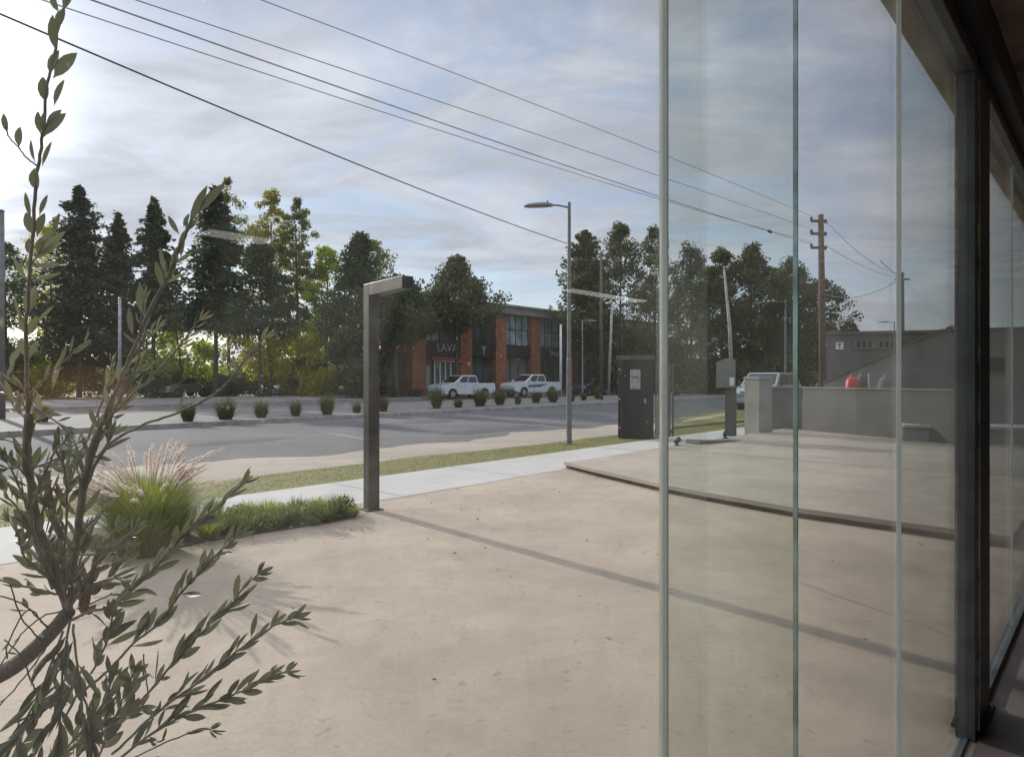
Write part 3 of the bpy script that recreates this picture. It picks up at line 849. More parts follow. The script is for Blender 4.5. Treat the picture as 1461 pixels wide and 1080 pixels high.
def leaf(mb, b, tip, w, nrm, curl=.0):
    ax = tip - b; L = ax.length
    if L < 1e-5: return
    ax = ax / L
    s = ax.cross(nrm)
    if s.length < 1e-4: return
    s.normalize(); nn = s.cross(ax)
    prof = [(0, .06), (.1, .22), (.28, .78), (.5, 1.0), (.7, .88), (.88, .48), (1.0, .03)]
    vs = []; fs = []
    for q, ww in prof:
        c = b + ax * L * q + nn * (curl * L * math.sin(q * PI))
        h = w * .5 * ww
        vs += [c - s * h + nn * h * .28, c, c + s * h + nn * h * .28]
    for i in range(len(prof) - 1):
        o = i * 3
        fs += [(o, o + 1, o + 4, o + 3), (o + 1, o + 2, o + 5, o + 4)]
    mb.add(vs, fs)

olive = thing('olive_tree', 'young olive tree with grey green leaves close to the glass at left', 'olive tree', (-1.02, 1.05, 0))
OL = Vector((-1.02, 1.05, 0))
def oP(px, py, d): return P(px, py, d) - OL
tr = [Vector((-.02, 0, -.05)), Vector((0, 0, .25)), Vector((.04, .01, .6)), oP(-150, 1035, 1.06), oP(-60, 990, 1.05), oP(20, 950, 1.04), oP(70, 905, 1.03), oP(98, 872, 1.02)]
tr = catmull(tr, 5)
MB().tube(tr, [.0195 - .0095 * i / (len(tr) - 1) for i in range(len(tr))], 12).build('trunk', M['olive_bark'], olive, smooth=True)

def stem(pts, d0, d1, r0, r1=.0012, spacing=15, size=40, start=.1, mt='olive', spread=40, dens=1.0, wr=.30, tip=True, bark='olive_twig'):
    d = [d0 + (d1 - d0) * i / (len(pts) - 1) for i in range(len(pts))]
    V = catmull([oP(p[0], p[1], dd) for p, dd in zip(pts, d)], 6)
    # small natural wobble
    for i in range(1, len(V) - 1): V[i] = V[i] + Vector((random.gauss(0, .0005), random.gauss(0, .0008), random.gauss(0, .0005)))
    r0 *= .55; wr *= .76; spread *= .72; spacing *= .8; size *= 1.06
    b = MB().tube(V, [r0 + (r1 - r0) * (i / (len(V) - 1)) ** .8 for i in range(len(V))], 7).build('branch', M[bark], olive, smooth=True)
    if dens <= 0: return b, None, V
    mb = MB()
    L = [0]
    for i in range(1, len(V)): L.append(L[-1] + (V[i] - V[i - 1]).length)
    s = L[-1] * start; k = 0; step = spacing / F * (d0 + d1) / 2
    while s < L[-1]:
        i = max(j for j in range(len(L)) if L[j] <= s); i = min(i, len(V) - 2)
        t = (s - L[i]) / max(1e-6, L[i + 1] - L[i]); p = V[i].lerp(V[i + 1], t); ax = (V[i + 1] - V[i]).normalized()
        for sg in (1, -1):
            if random.random() > dens: continue
            view = Vector((random.gauss(0, .45), -1, random.gauss(0, .45))).normalized()
            sd = ax.cross(view).normalized() * sg
            roll = random.gauss(0, .75)
            sd = (sd * math.cos(roll) + view * math.sin(roll)).normalized()
            an = R(random.gauss(spread, 11)); taper = 1 - .35 * (s / L[-1]) ** 3
            ll = size / F * d0 * random.uniform(.72, 1.15) * taper
            dr = ax * math.cos(an) + sd * math.sin(an) + Vector((0, 0, .12))
            nr = (view + Vector((random.gauss(0, .6), random.gauss(0, .3), random.gauss(0, .6)))).normalized()
            if random.random() < .4: nr = -nr
            base_ = p + dr.normalized() * .003
            leaf(mb, base_, base_ + dr.normalized() * ll, ll * wr * random.uniform(.8, 1.2), nr, random.gauss(0, .05))
        s += step * random.uniform(.75, 1.3); k += 1
    if tip:
        p = V[-1]; ax = (V[-1] - V[-3]).normalized()
        for q in (-.35, .1, .4):
            view = Vector((0, -1, 0)); sd = ax.cross(view).normalized()
            dr = (ax + sd * q).normalized(); ll = size / F * d0 * random.uniform(.55, .8)
            leaf(mb, p, p + dr * ll, ll * wr * .85, Vector((random.gauss(0, .4), -1, random.gauss(0, .4))).normalized(), .04)
    o = mb.build('foliage', M[mt], b)
    return b, o, V

def recalc_free(o):  # keep folded leaf normals random on purpose
    return o

# tall upright stem
bA, _, _ = stem([(95, 870), (72, 800), (52, 740), (44, 690), (38, 640), (40, 590)], 1.03, 1.02, .0085, .006, size=42, spacing=26, dens=.75)
bA2, _, _ = stem([(40, 590), (38, 540), (37, 480), (40, 420), (46, 340), (52, 260), (60, 200), (68, 120), (80, 60), (90, 10), (96, -50)], 1.02, 1.06, .006, .0018, dens=0)
ml = MB(); mp_ = MB()
def L2(b, t, w, m=None, curl=.03):
    d = 1.04; B = oP(b[0], b[1], d); Tt = oP(t[0], t[1], d + random.uniform(-.012, .012))
    leaf(m or ml, B, Tt, w / F * d, Vector((random.gauss(0, .15), -1, random.gauss(0, .15))).normalized(), curl)
for b, t, w in [((84, 18), (73, -8), 11), ((90, 14), (104, -8), 12), ((83, 42), (92, 12), 15), ((80, 74), (75, 22), 14), ((71, 108), (84, 72), 16), ((76, 112), (110, 76), 19),
                ((66, 148), (61, 110), 15), ((77, 152), (92, 114), 11), ((62, 196), (94, 162), 19), ((66, 184), (88, 157), 13), ((58, 192), (54, 159), 10), ((60, 188), (63, 160), 7),
                ((27, 211), (29, 181), 12), ((11, 191), (5, 162), 9), ((50, 232), (44, 199), 7), ((60, 238), (74, 202), 7), ((53, 274), (50, 240), 18),
                ((44, 312), (36, 274), 7), ((56, 308), (68, 278), 7), ((50, 338), (37, 303), 14), ((53, 338), (64, 304), 14), ((45, 366), (41, 340), 12), ((54, 362), (60, 338), 10),
                ((76, 338), (85, 304), 8)]:
    L2(b, t, w)
for b, t, w in [((46, 372), (90, 345), 11), ((52, 366), (94, 330), 12), ((48, 380), (86, 378), 9), ((58, 350), (80, 322), 9), ((40, 402), (18, 365), 7), ((45, 402), (88, 389), 6), ((38, 450), (52, 408), 18),
                ((34, 462), (20, 420), 6), ((50, 464), (78, 436), 6), ((38, 478), (30, 450), 12), ((40, 478), (55, 452), 13), ((38, 510), (30, 482), 14), ((42, 512), (55, 485), 10),
                ((14, 520), (28, 498), 10), ((4, 470), (3, 452), 8), ((25, 590), (33, 560), 11), ((60, 590), (50, 555), 10), ((75, 556), (88, 508), 9), ((55, 598), (80, 583), 8), ((42, 600), (78, 586), 9)]:
    L2(b, t, w, mp_)
ml.build('foliage', M['olive'], bA2); mp_.build('foliage', M['olive_silver'], bA2)
stem([(54, 238), (38, 225), (24, 208), (12, 195), (7, 180)], 1.04, 1.04, .0022, .0012, dens=0)
# second stem, to the upper right
stem([(98, 872), (106, 800), (113, 740), (118, 700), (128, 655), (142, 612)], 1.02, 1.02, .0095, .0065, size=40, spacing=30, dens=.7)
stem([(142, 612), (162, 565), (190, 500), (214, 442), (240, 395), (257, 350), (274, 312)], 1.02, 1.04, .006, .0028, spacing=34, dens=.55, size=34, mt='olive_silver', wr=.26, tip=False)
b2 = MB()
for b, t, w in [((270, 322), (296, 265), 12), ((282, 305), (322, 261), 13), ((256, 335), (240, 308), 8), ((262, 325), (270, 305), 7), ((258, 368), (262, 330), 9), ((246, 398), (252, 352), 9),
                ((240, 400), (228, 352), 8), ((232, 412), (222, 372), 9), ((206, 452), (200, 405), 15), ((190, 480), (184, 438), 9)]:
    L2(b, t, w, b2)
b2.build('foliage', M['olive'], bA2)
stem([(142, 612), (180, 572), (212, 542), (246, 506), (268, 478), (284, 458)], 1.02, 1.0, .0036, .0016, spacing=26, dens=.6, size=30, mt='olive_silver', wr=.2)
stem([(120, 700), (150, 640), (200, 608), (250, 590), (300, 566), (326, 544), (350, 512), (376, 484)], 1.02, .99, .0042, .0016, spacing=64, dens=.5, size=34, mt='olive_silver', wr=.2, start=.15)
for pts in ([(150, 600), (172, 540), (190, 505), (222, 470)], [(150, 610), (195, 520), (200, 470), (205, 430)], [(140, 630), (165, 585), (180, 545), (196, 530)],
            [(120, 640), (135, 600), (150, 560), (160, 520)], [(40, 560), (20, 545), (0, 532)], [(40, 562), (72, 534), (108, 500), (120, 490)],
            [(40, 575), (65, 592), (95, 612), (110, 640)], [(40, 600), (20, 580), (0, 545)], [(42, 640), (22, 632), (-10, 622)], [(44, 668), (80, 655), (110, 632)]):
    stem(pts, 1.03, 1.02 + random.uniform(-.05, .05), .0028, .0012, spacing=22, dens=.62, size=32, mt=random.choice(['olive_silver', 'olive', 'olive_silver']), wr=.24)
# dense middle
for pts in ([(95, 868), (70, 810), (40, 780), (15, 745)], [(95, 868), (88, 800), (80, 740), (70, 690)], [(95, 868), (92, 790), (96, 720), (90, 660)], [(97, 868), (60, 800), (30, 700), (10, 660)],
            [(100, 866), (130, 820), (150, 780), (165, 755)], [(100, 866), (140, 800), (175, 770), (195, 752)], [(60, 760), (30, 730), (5, 700)], [(70, 760), (95, 700), (110, 660)],
            [(92, 850), (50, 840), (10, 830), (-20, 820)], [(100, 860), (112, 790), (140, 740), (150, 720)], [(50, 720), (60, 680), (82, 640), (95, 628)], [(48, 700), (30, 670), (14, 668)],
            [(90, 820), (60, 760), (62, 720)], [(85, 830), (40, 800), (25, 760)], [(112, 850), (150, 830), (172, 805), (180, 790)], [(120, 840), (160, 825), (178, 830)],
            [(75, 840), (60, 790), (50, 750), (45, 720)], [(108, 820), (118, 790), (122, 760)], [(126, 650), (140, 650), (160, 622)], [(120, 690), (104, 660), (92, 650)]):
    stem(pts, 1.02, 1.02 + random.uniform(-.12, .08), .0038, .0014, spacing=18, dens=.72, size=random.uniform(30, 38), wr=.34, spread=38)
# dead curled leaf cluster
md = MB()
for b, t, w in [((122, 850), (136, 812), 20), ((124, 845), (148, 830), 18), ((118, 880), (130, 840), 16), ((128, 830), (142, 808), 16), ((120, 875), (138, 862), 12), ((116, 862), (122, 824), 14)]:
    L2(b, t, w, md, .12)
md.build('dead_leaf', M['olive_dead'], olive)
# pale thin bare twigs low left
for pts in ([(65, 925), (40, 960), (0, 1005), (-20, 1030)], [(70, 900), (40, 870), (12, 915), (10, 940)], [(60, 915), (30, 880), (14, 832)], [(95, 870), (60, 880), (30, 905), (0, 950)],
            [(50, 985), (32, 940), (6, 912)], [(70, 895), (30, 860), (-5, 850)], [(110, 868), (150, 852), (160, 846)]):
    stem(pts, 1.02, 1.0, .0022, .001, spacing=34, dens=.15, size=22, tip=False, bark='olive_bark')
# lower right sprays
stem([(100, 885), (135, 875), (165, 868), (200, 842), (240, 800), (275, 778), (310, 748), (334, 722), (350, 712)][:1] + [(128, 872), (162, 862), (204, 826), (240, 790), (262, 762), (290, 745)], 1.02, .96, .0045, .002, spacing=17, dens=.9, size=40, start=.28, wr=.33, spread=34, mt='olive')
stem([(262, 762), (285, 742), (300, 790), (300, 790)][:2] + [(308, 728), (328, 706), (345, 690)], .96, .94, .0024, .0012, spacing=20, dens=.7, size=36, wr=.25, spread=24)
stem([(120, 985), (160, 950), (190, 918), (222, 892), (255, 850), (285, 815), (310, 790), (335, 768)], 1.0, .94, .004, .0013, spacing=20, dens=.85, size=42, wr=.31, spread=30, start=.3)
stem([(150, 1040), (200, 1000), (235, 960), (270, 920), (300, 890), (330, 862), (352, 832), (368, 820)], .98, .92, .0038, .0013, spacing=20, dens=.8, size=44, wr=.26, spread=22, start=.25)
stem([(160, 1075), (220, 1020), (280, 975), (330, 935), (370, 905), (405, 886), (420, 880)], .96, .9, .0036, .0013, spacing=19, dens=.85, size=40, wr=.26, spread=26, start=.2)
stem([(150, 1100), (210, 1050), (280, 1012), (335, 990), (375, 970), (408, 958)], .94, .88, .0036, .0013, spacing=17, dens=.9, size=42, wr=.28, spread=24, start=.15)
stem([(205, 932), (207, 960), (212, 990)], .98, .98, .0018, .001, spacing=22, dens=.7, size=30, tip=False)
stem([(180, 1085), (235, 1060), (270, 1045), (300, 1040)], .92, .9, .002, .001, spacing=24, dens=.6, size=34, wr=.25)
# dark lower left foliage
for pts in ([(100, 885), (90, 950), (86, 1020), (80, 1090)], [(90, 900), (60, 980), (30, 1040), (0, 1100)], [(105, 890), (112, 960), (128, 1030), (140, 1100)], [(120, 950), (90, 1000), (60, 1060)],
            [(100, 960), (60, 1010), (20, 1060)], [(130, 960), (150, 920), (160, 880)], [(140, 1080), (170, 1010), (190, 960)], [(60, 1100), (110, 1050), (150, 1000), (160, 965)], [(0, 1100), (40, 1050), (60, 1010)],
            [(100, 1100), (130, 1050), (175, 1020), (200, 1010)]):
    stem(pts, 1.0, .93, .0034, .0012, spacing=19, dens=.8, size=48, wr=.3, spread=28)

# ------------------------------------------------------------------ street furniture
# steel entrance post with cantilever arm
pb = GD(530, 727)
A2 = SA - R(10)
post = thing('entrance_post', 'dark brown square steel post with short horizontal arm at its top', 'post', pb, A2)
MB().box(-.07, .07, -.07, .07, 0, 2.66).build('post', M['post_steel'], post, bevel=.004)
MB().box(-.07, .07, -.86, -.0705, 2.52, 2.66).build('arm', M['post_steel'], post, bevel=.004)
MB().box(-.055, .055, -.868, -.862, 2.535, 2.645).build('end_cap', M['black'], post)
MB().box(-.11, .11, -.11, .11, .001, .012).build('base_plate', M['post_steel'], post, bevel=.003)

def street_lamp(label, px, py, top, dirn, L=1.3, d=None, r=.05, mt='lampgrey', group='street lamps', head=True):
    p = GD(px, py) if d is None else AT(px, d)
    d = p.y; h = H + (CY - top) / F * d
    t = thing('street_lamp', label, 'street lamp', p, dirn, group)
    MB().tube([(0, 0, 0), (0, 0, h * .35), (0, 0, h * .36), (0, 0, h)], [r * 1.25, r * 1.2, r, r * .8], 12).build('pole', M[mt], t, smooth=False)
    MB().box(-.12, .12, -.12, .12, .001, .015).build('base_plate', M[mt], t)
    MB().tube([(0, 0, h - .12), (.25 * L, 0, h - .06), (.42 * L, 0, h - .05)], .022, 8).build('arm', M[mt], t)
    mb = MB()
    x0 = .36 * L; x1 = L
    sec = []
    for q, w, tt in ((0, .045, .03), (.08, .07, .05), (.3, .13, .065), (.6, .14, .06), (.88, .10, .04), (1, .03, .015)):
        x = x0 + (x1 - x0) * q
        sec.append([(x, -w, h - .06), (x, -w * .6, h - .06 + tt), (x, w * .6, h - .06 + tt), (x, w, h - .06), (x, w * .6, h - .085), (x, -w * .6, h - .085)])
    vs = [v for s in sec for v in s]; fs = []
    for i in range(len(sec) - 1):
        for k in range(6): fs.append((i * 6 + k, i * 6 + (k + 1) % 6, i * 6 + 6 + (k + 1) % 6, i * 6 + 6 + k))
    fs += [tuple(range(6)), tuple(range(30, 36))]
    hd = mb.add(vs, fs).build('lamp_head', M[mt], t)
    MB().box(x0 + .25 * (x1 - x0), x0 + .85 * (x1 - x0), -.07, .07, h - .092, h - .087).build('lens', M['label'], hd)
    MB().lathe([(.02, 0), (.022, .05), (.012, .06)], 8, (x0 + .12 * L, 0, h)).build('sensor', M[mt], hd)
    return t
street_lamp('tall grey street lamp with flat head on the grass verge', 812, 634, 289, PI - .12, 1.06)
street_lamp('distant street lamp with arm to the left seen through middle glass', 1121, 600, 428, SA + PI / 2, 2.2, d=44, r=.07)
street_lamp('tiny distant street lamp above the neighbouring grey roof', 1276, 600, 459, PI, 1.5, d=62, r=.07)
street_lamp('slim curved lamp right of the tall lamp pole by the shops', 831, 600, 456, SA - .3, 1.6, d=58, r=.06, mt='galv')

def pole(name, label, px, d, top, r, mt, base=-.05, lean=0, cat='pole', group=None):
    p = AT(px, d); h = H + (CY - top) / F * d
    t = thing(name, label, cat, (p.x, p.y, base), 0, group)
    MB().tube([(0, 0, 0), (lean * .5, 0, h * .5), (lean, 0, h)], [r, r * .85, r * .7], 10).build('shaft', M[mt], t, smooth=True)
    MB().lathe([(r * .75, 0), (r * .8, .03), (r * .3, .07)], 10, (lean, 0, h)).build('cap', M[mt], t)
    return t, h
pole('light_pole', 'plain grey pole in front of the dark park trees at left', 171, 37, 425, .11, 'galv')
pole('light_pole', 'thick grey pole cut by the left edge of the photo', 2, 24, 300, .13, 'lampgrey')
pole('light_pole', 'white slim pole behind the right pickup tail', 800, 60, 463, .14, 'whitepaint')
pole('concrete_pole', 'left one of two pale poles near the shops right end', 858, 60, 424, .16, 'pale_pole')
pole('concrete_pole', 'right one of two pale poles, slightly leaning', 868, 61, 432, .15, 'pale_pole', lean=.35)

# utility pole with insulator brackets
up = AT(1171, 30.0)
hu = H + (CY - 305) / F * 30
ut = thing('utility_pole', 'brown wooden utility pole with three insulator brackets', 'utility pole', (up.x, up.y, -.05))
MB().tube([(.12, 0, 0), (.06, 0, hu * .5), (0, 0, hu)], [.17, .145, .12], 12).build('shaft', M['wood_pole'], ut, smooth=True)
for yy in (314, 332, 352):
    z = H + (CY - yy) / F * 30
    b = MB().box(-.44, .2, -.06, .06, z - .05, z + .05).build('bracket', M['wood_pole'], ut, bevel=.01)
    for x in (-.42, .22):
        MB().lathe([(.03, -.02), (.07, .02), (.05, .06), (.075, .10), (.03, .16)], 8, (x, 0, z + .03 if x < 0 else z - .08)).build('insulator', M['porcelain'], b)
p2 = AT(1287, 45.0); h2 = H + (CY - 388) / F * 45
t2 = thing('utility_pole', 'grey utility pole behind the rightmost pale glass edge', 'utility pole', (p2.x, p2.y, -.05))
MB().tube([(0, 0, 0), (0, 0, h2)], [.17, .13], 12).build('shaft', M['lampgrey'], t2, smooth=True)
MB().box(-.5, .5, -.05, .05, h2 - .5, h2 - .4).build('crossarm', M['lampgrey'], t2)

# overhead wires in the vertical plane above the verge (c = 9.5)
CW = 9.5
def wire_pts(pixels, deg=2, s_end=None, z_end=None):
    S = []; Z = []
    for px, py in pixels:
        a = (px - CX) / F
        s = (a * W.y * CW - W.x * CW) / (U.x - a * U.y)
        y = U.y * s + W.y * CW
        S.append(s); Z.append(H + (CY - py) / F * y)
    k = np.polyfit(S, Z, deg)
    return [ST(s, CW, float(np.polyval(k, s))) for s in np.linspace(-26, max(S), 70)]
GW = 'overhead power lines along the verge'
wires = [([(122, 0), (500, 127), (945, 284), (1130, 338), (1158, 349)], .016, 'lower overhead wire of the close pair, ending at the lowest pole bracket'),
         ([(80, 10), (500, 141), (945, 288), (1130, 335), (1158, 346)], .011, 'thin wire just below the close pair of overhead lines'),
         ([(195, 0), (500, 103), (945, 254), (1130, 315), (1158, 329)], .012, 'single overhead wire ending at the middle pole bracket'),
         ([(370, 0), (500, 47), (945, 222), (1130, 294), (1158, 311)], .012, 'uppermost overhead wire crossing the sky')]
for px_, r_, lab in wires:
    r_ *= .72
    tag(MB().tube(wire_pts(px_), r_, 6).build('power_line', M['wire'], smooth=True), lab, 'power line', GW)
# thick cable that crosses the road
def cross_cable():
    A = Vector((-27, -16.2, 0)); B = AT(858, 46.0)
    S = []; Z = []
    for px, py in [(80, 55), (300, 145), (500, 234), (660, 293), (805, 345), (845, 360)]:
        a = (px - CX) / F; D = B - A
        t = (a * A.y - A.x) / (D.x - a * D.y); y = A.y + D.y * t
        S.append(t); Z.append(H + (CY - py) / F * y)
    k = np.polyfit(S, Z, 2)
    pts = [A + (B - A) * t + Vector((0, 0, float(np.polyval(k, t)))) for t in np.linspace(.1, 1, 70)]
    tag(MB().tube(pts, .023, 8).build('thick_cable', M['cable'], smooth=True), 'thickest black cable sagging across the sky into the trees', 'cable')
    zb = float(np.polyval(k, 1.0))
    t = thing('cable_pole', 'pole hidden in the tree crown where the thick cable ends', 'pole', (B.x, B.y, -.05))
    MB().tube([(0, 0, 0), (0, 0, zb + .25)], [.13, .09], 10).build('shaft', M['wood_pole'], t, smooth=True)
cross_cable()
MB_ = MB()
sp = wire_pts(wires[0][0])
q = [p for p in sp if abs((p.x / p.y) * F + CX - 1098) < 20]
q = q[len(q) // 2] if q else sp[-3]
tag(MB().lathe([(.02, -.18), (.055, -.12), (.06, .12), (.02, .18)], 8, (0, 0, 0), 'x').build('line_spacer', M['cable'], loc=q, rotz=SA), 'small dark sleeve clamped on the lower wire', 'wire clamp')
def span(a, b, sag, r_, lab, g='thin lines around the grey utility pole'):
    pts = [a.lerp(b, t) + Vector((0, 0, -sag * 4 * t * (1 - t))) for t in np.linspace(0, 1, 24)]
    tag(MB().tube(pts, r_, 5).build('power_line', M['wire'], smooth=True), lab, 'power line', g)
zA = P(1171, 318, 30); zB = P(1171, 352, 30); top2 = P(1287, 396, 45)
span(P(1178, 315, 30), P(1287, 392, 45), .5, .012, 'thin line from the top pole bracket down to the grey pole')
span(P(1178, 350, 30), top2, .3, .012, 'thin line from the lowest pole bracket to the grey pole')
span(top2, P(1170, 418, 52), .8, .025, 'thick short line drooping left from the grey pole to the trees')
span(top2, P(1256, 372, 36), .1, .02, 'short thick line rising left from the grey pole')
span(top2, P(1440, 520, 30), .5, .014, 'line falling right from the grey pole towards the dark frame')

# ------------------------------------------------------------------ black cabinet and grey gate leaf
cp = GD(907, 626)
CA = R(-12)
cb = thing('utility_cabinet', 'tall black slatted metal cabinet with a pale notice at the verge end', 'cabinet', cp, CA)
wd = .90
MB().box(-wd / 2, wd / 2, -.02, .55, .02, 2.02).build('body', M['cabinet'], cb, bevel=.008)
MB().box(-wd / 2 - .03, wd / 2 + .03, -.06, .58, 2.022, 2.14).build('top_cap', M['cabinet_grey'], cb, bevel=.008)
for k in range(17):
    x = -wd / 2 + .06 + k * .049
    MB().box(x, x + .022, -.036, -.0225, .10, 1.18 if .25 < (k / 17) < .85 else 1.95).build('slat', M['cabinet'], cb)
nb = MB().box(-.14, .12, -.045, -.0375, 1.28, 1.78).build('notice', M['label'], cb)
MB().box(-.10, .08, -.0475, -.0455, 1.55, 1.62).build('notice_print', M['lampgrey'], nb)
for z in (.28, 1.02, 1.78):
    MB().lathe([(.03, -.05), (.032, -.03), (.01, -.02)], 10, (-wd / 2 + .04, -.01, z), 'y').build('hinge', M['galv'], cb)
MB().box(.22, .26, -.06, -.0225, .92, 1.04).build('handle', M['galv'], cb)
cg = thing('slatted_gate', 'lower grey slatted gate leaf attached right of the black cabinet', 'gate', cp + Vector((.52, .12, 0)), CA)
for k in range(6):
    MB().box(k * .085, k * .085 + .05, 0, .03, .05, 1.95).build('slat', M['cabinet_grey'], cg)
MB().box(-.01, .49, .031, .06, 1.80, 1.88).build('rail', M['cabinet_grey'], cg)
MB().box(-.01, .49, .031, .06, .15, .23).build('rail', M['cabinet_grey'], cg)
MB().box(0, .1, -.03, -.001, .05, 1.05).build('side_board', M['wallgrey3'], cg)

# meter column
mp0 = GD(1042, 622)
mt_ = thing('meter_column', 'dark column carrying a grey meter box with a slanted pale mast', 'electric meter', mp0, R(-24))
MB().box(-.13, .15, -.1, .12, 0, 1.32).build('column', M['meter_dark'], mt_, bevel=.01)
bxm = MB().side([(-.34, 1.3), (.12, 1.3), (.12, 2.06), (-.1, 2.08), (-.34, 1.98)], -.17, .14).build('meter_box', M['meter'], mt_, bevel=.01)
MB().box(-.30, .02, -.178, -.172, 1.38, 1.9).build('door', M['meter'], bxm)
MB().box(.0, .12, -.185, -.174, 1.36, 1.58).build('plate', M['whitepaint'], bxm)
MB().tube([(.02, 0, 2.0), (-.02, 0, 3.0), (-.16, 0, 4.5)], [.055, .045, .028], 10).build('mast', M['pale_pole'], mt_, smooth=True)
MB().lathe([(.02, 0), (.035, .04), (.01, .09)], 8, (-.16, 0, 4.5)).build('mast_cap', M['pale_pole'], mt_)

# pillar
pp = GD(1082, 622)
pl = thing('gate_pillar', 'square pale grey concrete pillar ending the low wall', 'pillar', pp, R(28))
MB().box(-.25, .25, -.25, .25, .0, 1.52).build('shaft', M['pillar'], pl, bevel=.008)
MB().box(-.27, .27, -.27, .27, 1.522, 1.60).build('cap', M['pillar'], pl, bevel=.01)

# low wall towards the right
wpts = [Vector((7.35, 19.6, 0)), Vector((8.15, 18.7, 0)), Vector((8.75, 16.9, 0)), Vector((9.3, 15.85, 0)), Vector((9.75, 14.1, 0))]
wl = thing('boundary_wall', 'long low dull grey rendered wall behind the raised platform', 'wall', wpts[0])
for i in range(len(wpts) - 1):
    a = wpts[i] - wpts[0]; b = wpts[i + 1] - wpts[0]; dv = (b - a); L_ = dv.length; an = math.atan2(dv.y, dv.x)
    q = MB().box(.002, L_ - .002, 0, .16, 0, 1.27).build('wall_panel', M['wallgrey' if i % 2 else 'wallgrey2'], wl, loc=a, rotz=an)
    MB().box(.002, L_ - .002, -.02, .18, 1.272, 1.315).build('coping', M['wallgrey3'], q)
lg = GD(1290, 636); lg2 = GD(1400, 640)
dv = lg2 - lg
le = thing('concrete_ledge', 'pale low concrete ledge at the foot of the neighbouring grey facade', 'ledge', lg, math.atan2(dv.y, dv.x))
MB().box(0, dv.length + 3, 0, 1.1, 0.0, .42).build('body', M['pillar'], le, bevel=.015)
MB().box(-.03, dv.length + 3, -.05, 1.1, .422, .49).build('slab', M['walk'], le, bevel=.01)

# neighbouring grey building, plus a sloped block added for the paler reflected wedge
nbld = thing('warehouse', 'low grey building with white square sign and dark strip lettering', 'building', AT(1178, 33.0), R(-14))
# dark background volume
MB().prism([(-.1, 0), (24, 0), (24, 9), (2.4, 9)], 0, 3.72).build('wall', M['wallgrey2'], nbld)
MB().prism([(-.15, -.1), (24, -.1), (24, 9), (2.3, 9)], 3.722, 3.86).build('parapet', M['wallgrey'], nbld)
sg = MB().box(.45, .80, -.06, -.003, 2.98, 3.34).build('sign', M['whitepaint'], nbld)
MB().box(.55, .70, -.066, -.062, 3.22, 3.27).build('sign_mark', M['black'], sg)
MB().box(.605, .645, -.066, -.062, 3.04, 3.219).build('sign_mark', M['black'], sg)
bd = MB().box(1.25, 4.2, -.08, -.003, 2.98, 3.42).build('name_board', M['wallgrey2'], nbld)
for k in range(11):
    x = 1.4 + k * .25
    if k in (3, 7): continue
    MB().box(x, x + .14, -.088, -.082, 3.08, 3.34).build('letter', M['steel_dark'], bd)
MB().lathe([(.09, -.12), (.10, -.06), (.03, -.003)], 12, (-.05, 0, 3.2), 'y').build('round_lamp', M['whitepaint'], nbld)
MB().box(.05, .14, -.03, -.003, .1, 1.6).build('brick_strip', M['brick'], nbld)
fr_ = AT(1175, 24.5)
gb = thing('sloped_wedge_block', 'plain grey block added as the paler sloping wedge, with one dark slot window', 'building', fr_, R(-30))
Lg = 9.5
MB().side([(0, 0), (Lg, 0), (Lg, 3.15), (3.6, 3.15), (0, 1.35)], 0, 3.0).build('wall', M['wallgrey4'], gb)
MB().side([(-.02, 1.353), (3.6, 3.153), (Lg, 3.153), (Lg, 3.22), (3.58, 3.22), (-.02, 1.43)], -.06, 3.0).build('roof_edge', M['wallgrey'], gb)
wn = MB().box(4.05, 5.4, -.02, -.003, 1.75, 2.25).build('window', M['steel_dark'], gb)
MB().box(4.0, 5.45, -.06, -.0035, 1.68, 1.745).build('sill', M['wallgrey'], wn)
# things over the wall
def drum(label, px, d, z, r_, h_, m_, nm='drum', ct='drum'):
    p = AT(px, d); t = thing(nm, label, ct, (p.x, p.y, 0))
    MB().lathe([(r_ * .9, 0), (r_, .05), (r_, h_ * .35), (r_ * 1.03, h_ * .37), (r_, h_ * .39), (r_, h_ * .75), (r_ * .8, h_ * .93), (r_ * .35, h_)], 18, (0, 0, z)).build('body', m_, t, smooth=True)
    MB().lathe([(r_ * .3, 0), (r_ * .3, .05), (r_ * .2, .07)], 12, (0, 0, z + h_)).build('lid', M['lampgrey'], t)
    return t
drum('bright red rounded container peeking over the grey wall', 1216, 20.5, 0, .21, 1.62, M['red'])
drum('dull grey container right behind the red one', 1230, 20.9, 0, .2, 1.68, M['wallgrey2'])
drum('dark grey rounded container further right over the wall', 1265, 20.2, 0, .26, 1.62, M['wallgrey2'])
pb2 = AT(1241, 20.0); t = thing('marker_post', 'thin pale upright strip between the containers over the wall', 'post', (pb2.x, pb2.y, 0))
MB().box(-.04, .04, -.03, .03, 0, 1.68).build('shaft', M['pillar'], t, bevel=.005)
MB().box(-.05, .05, -.04, .04, 1.682, 1.70).build('cap', M['pillar'], t)

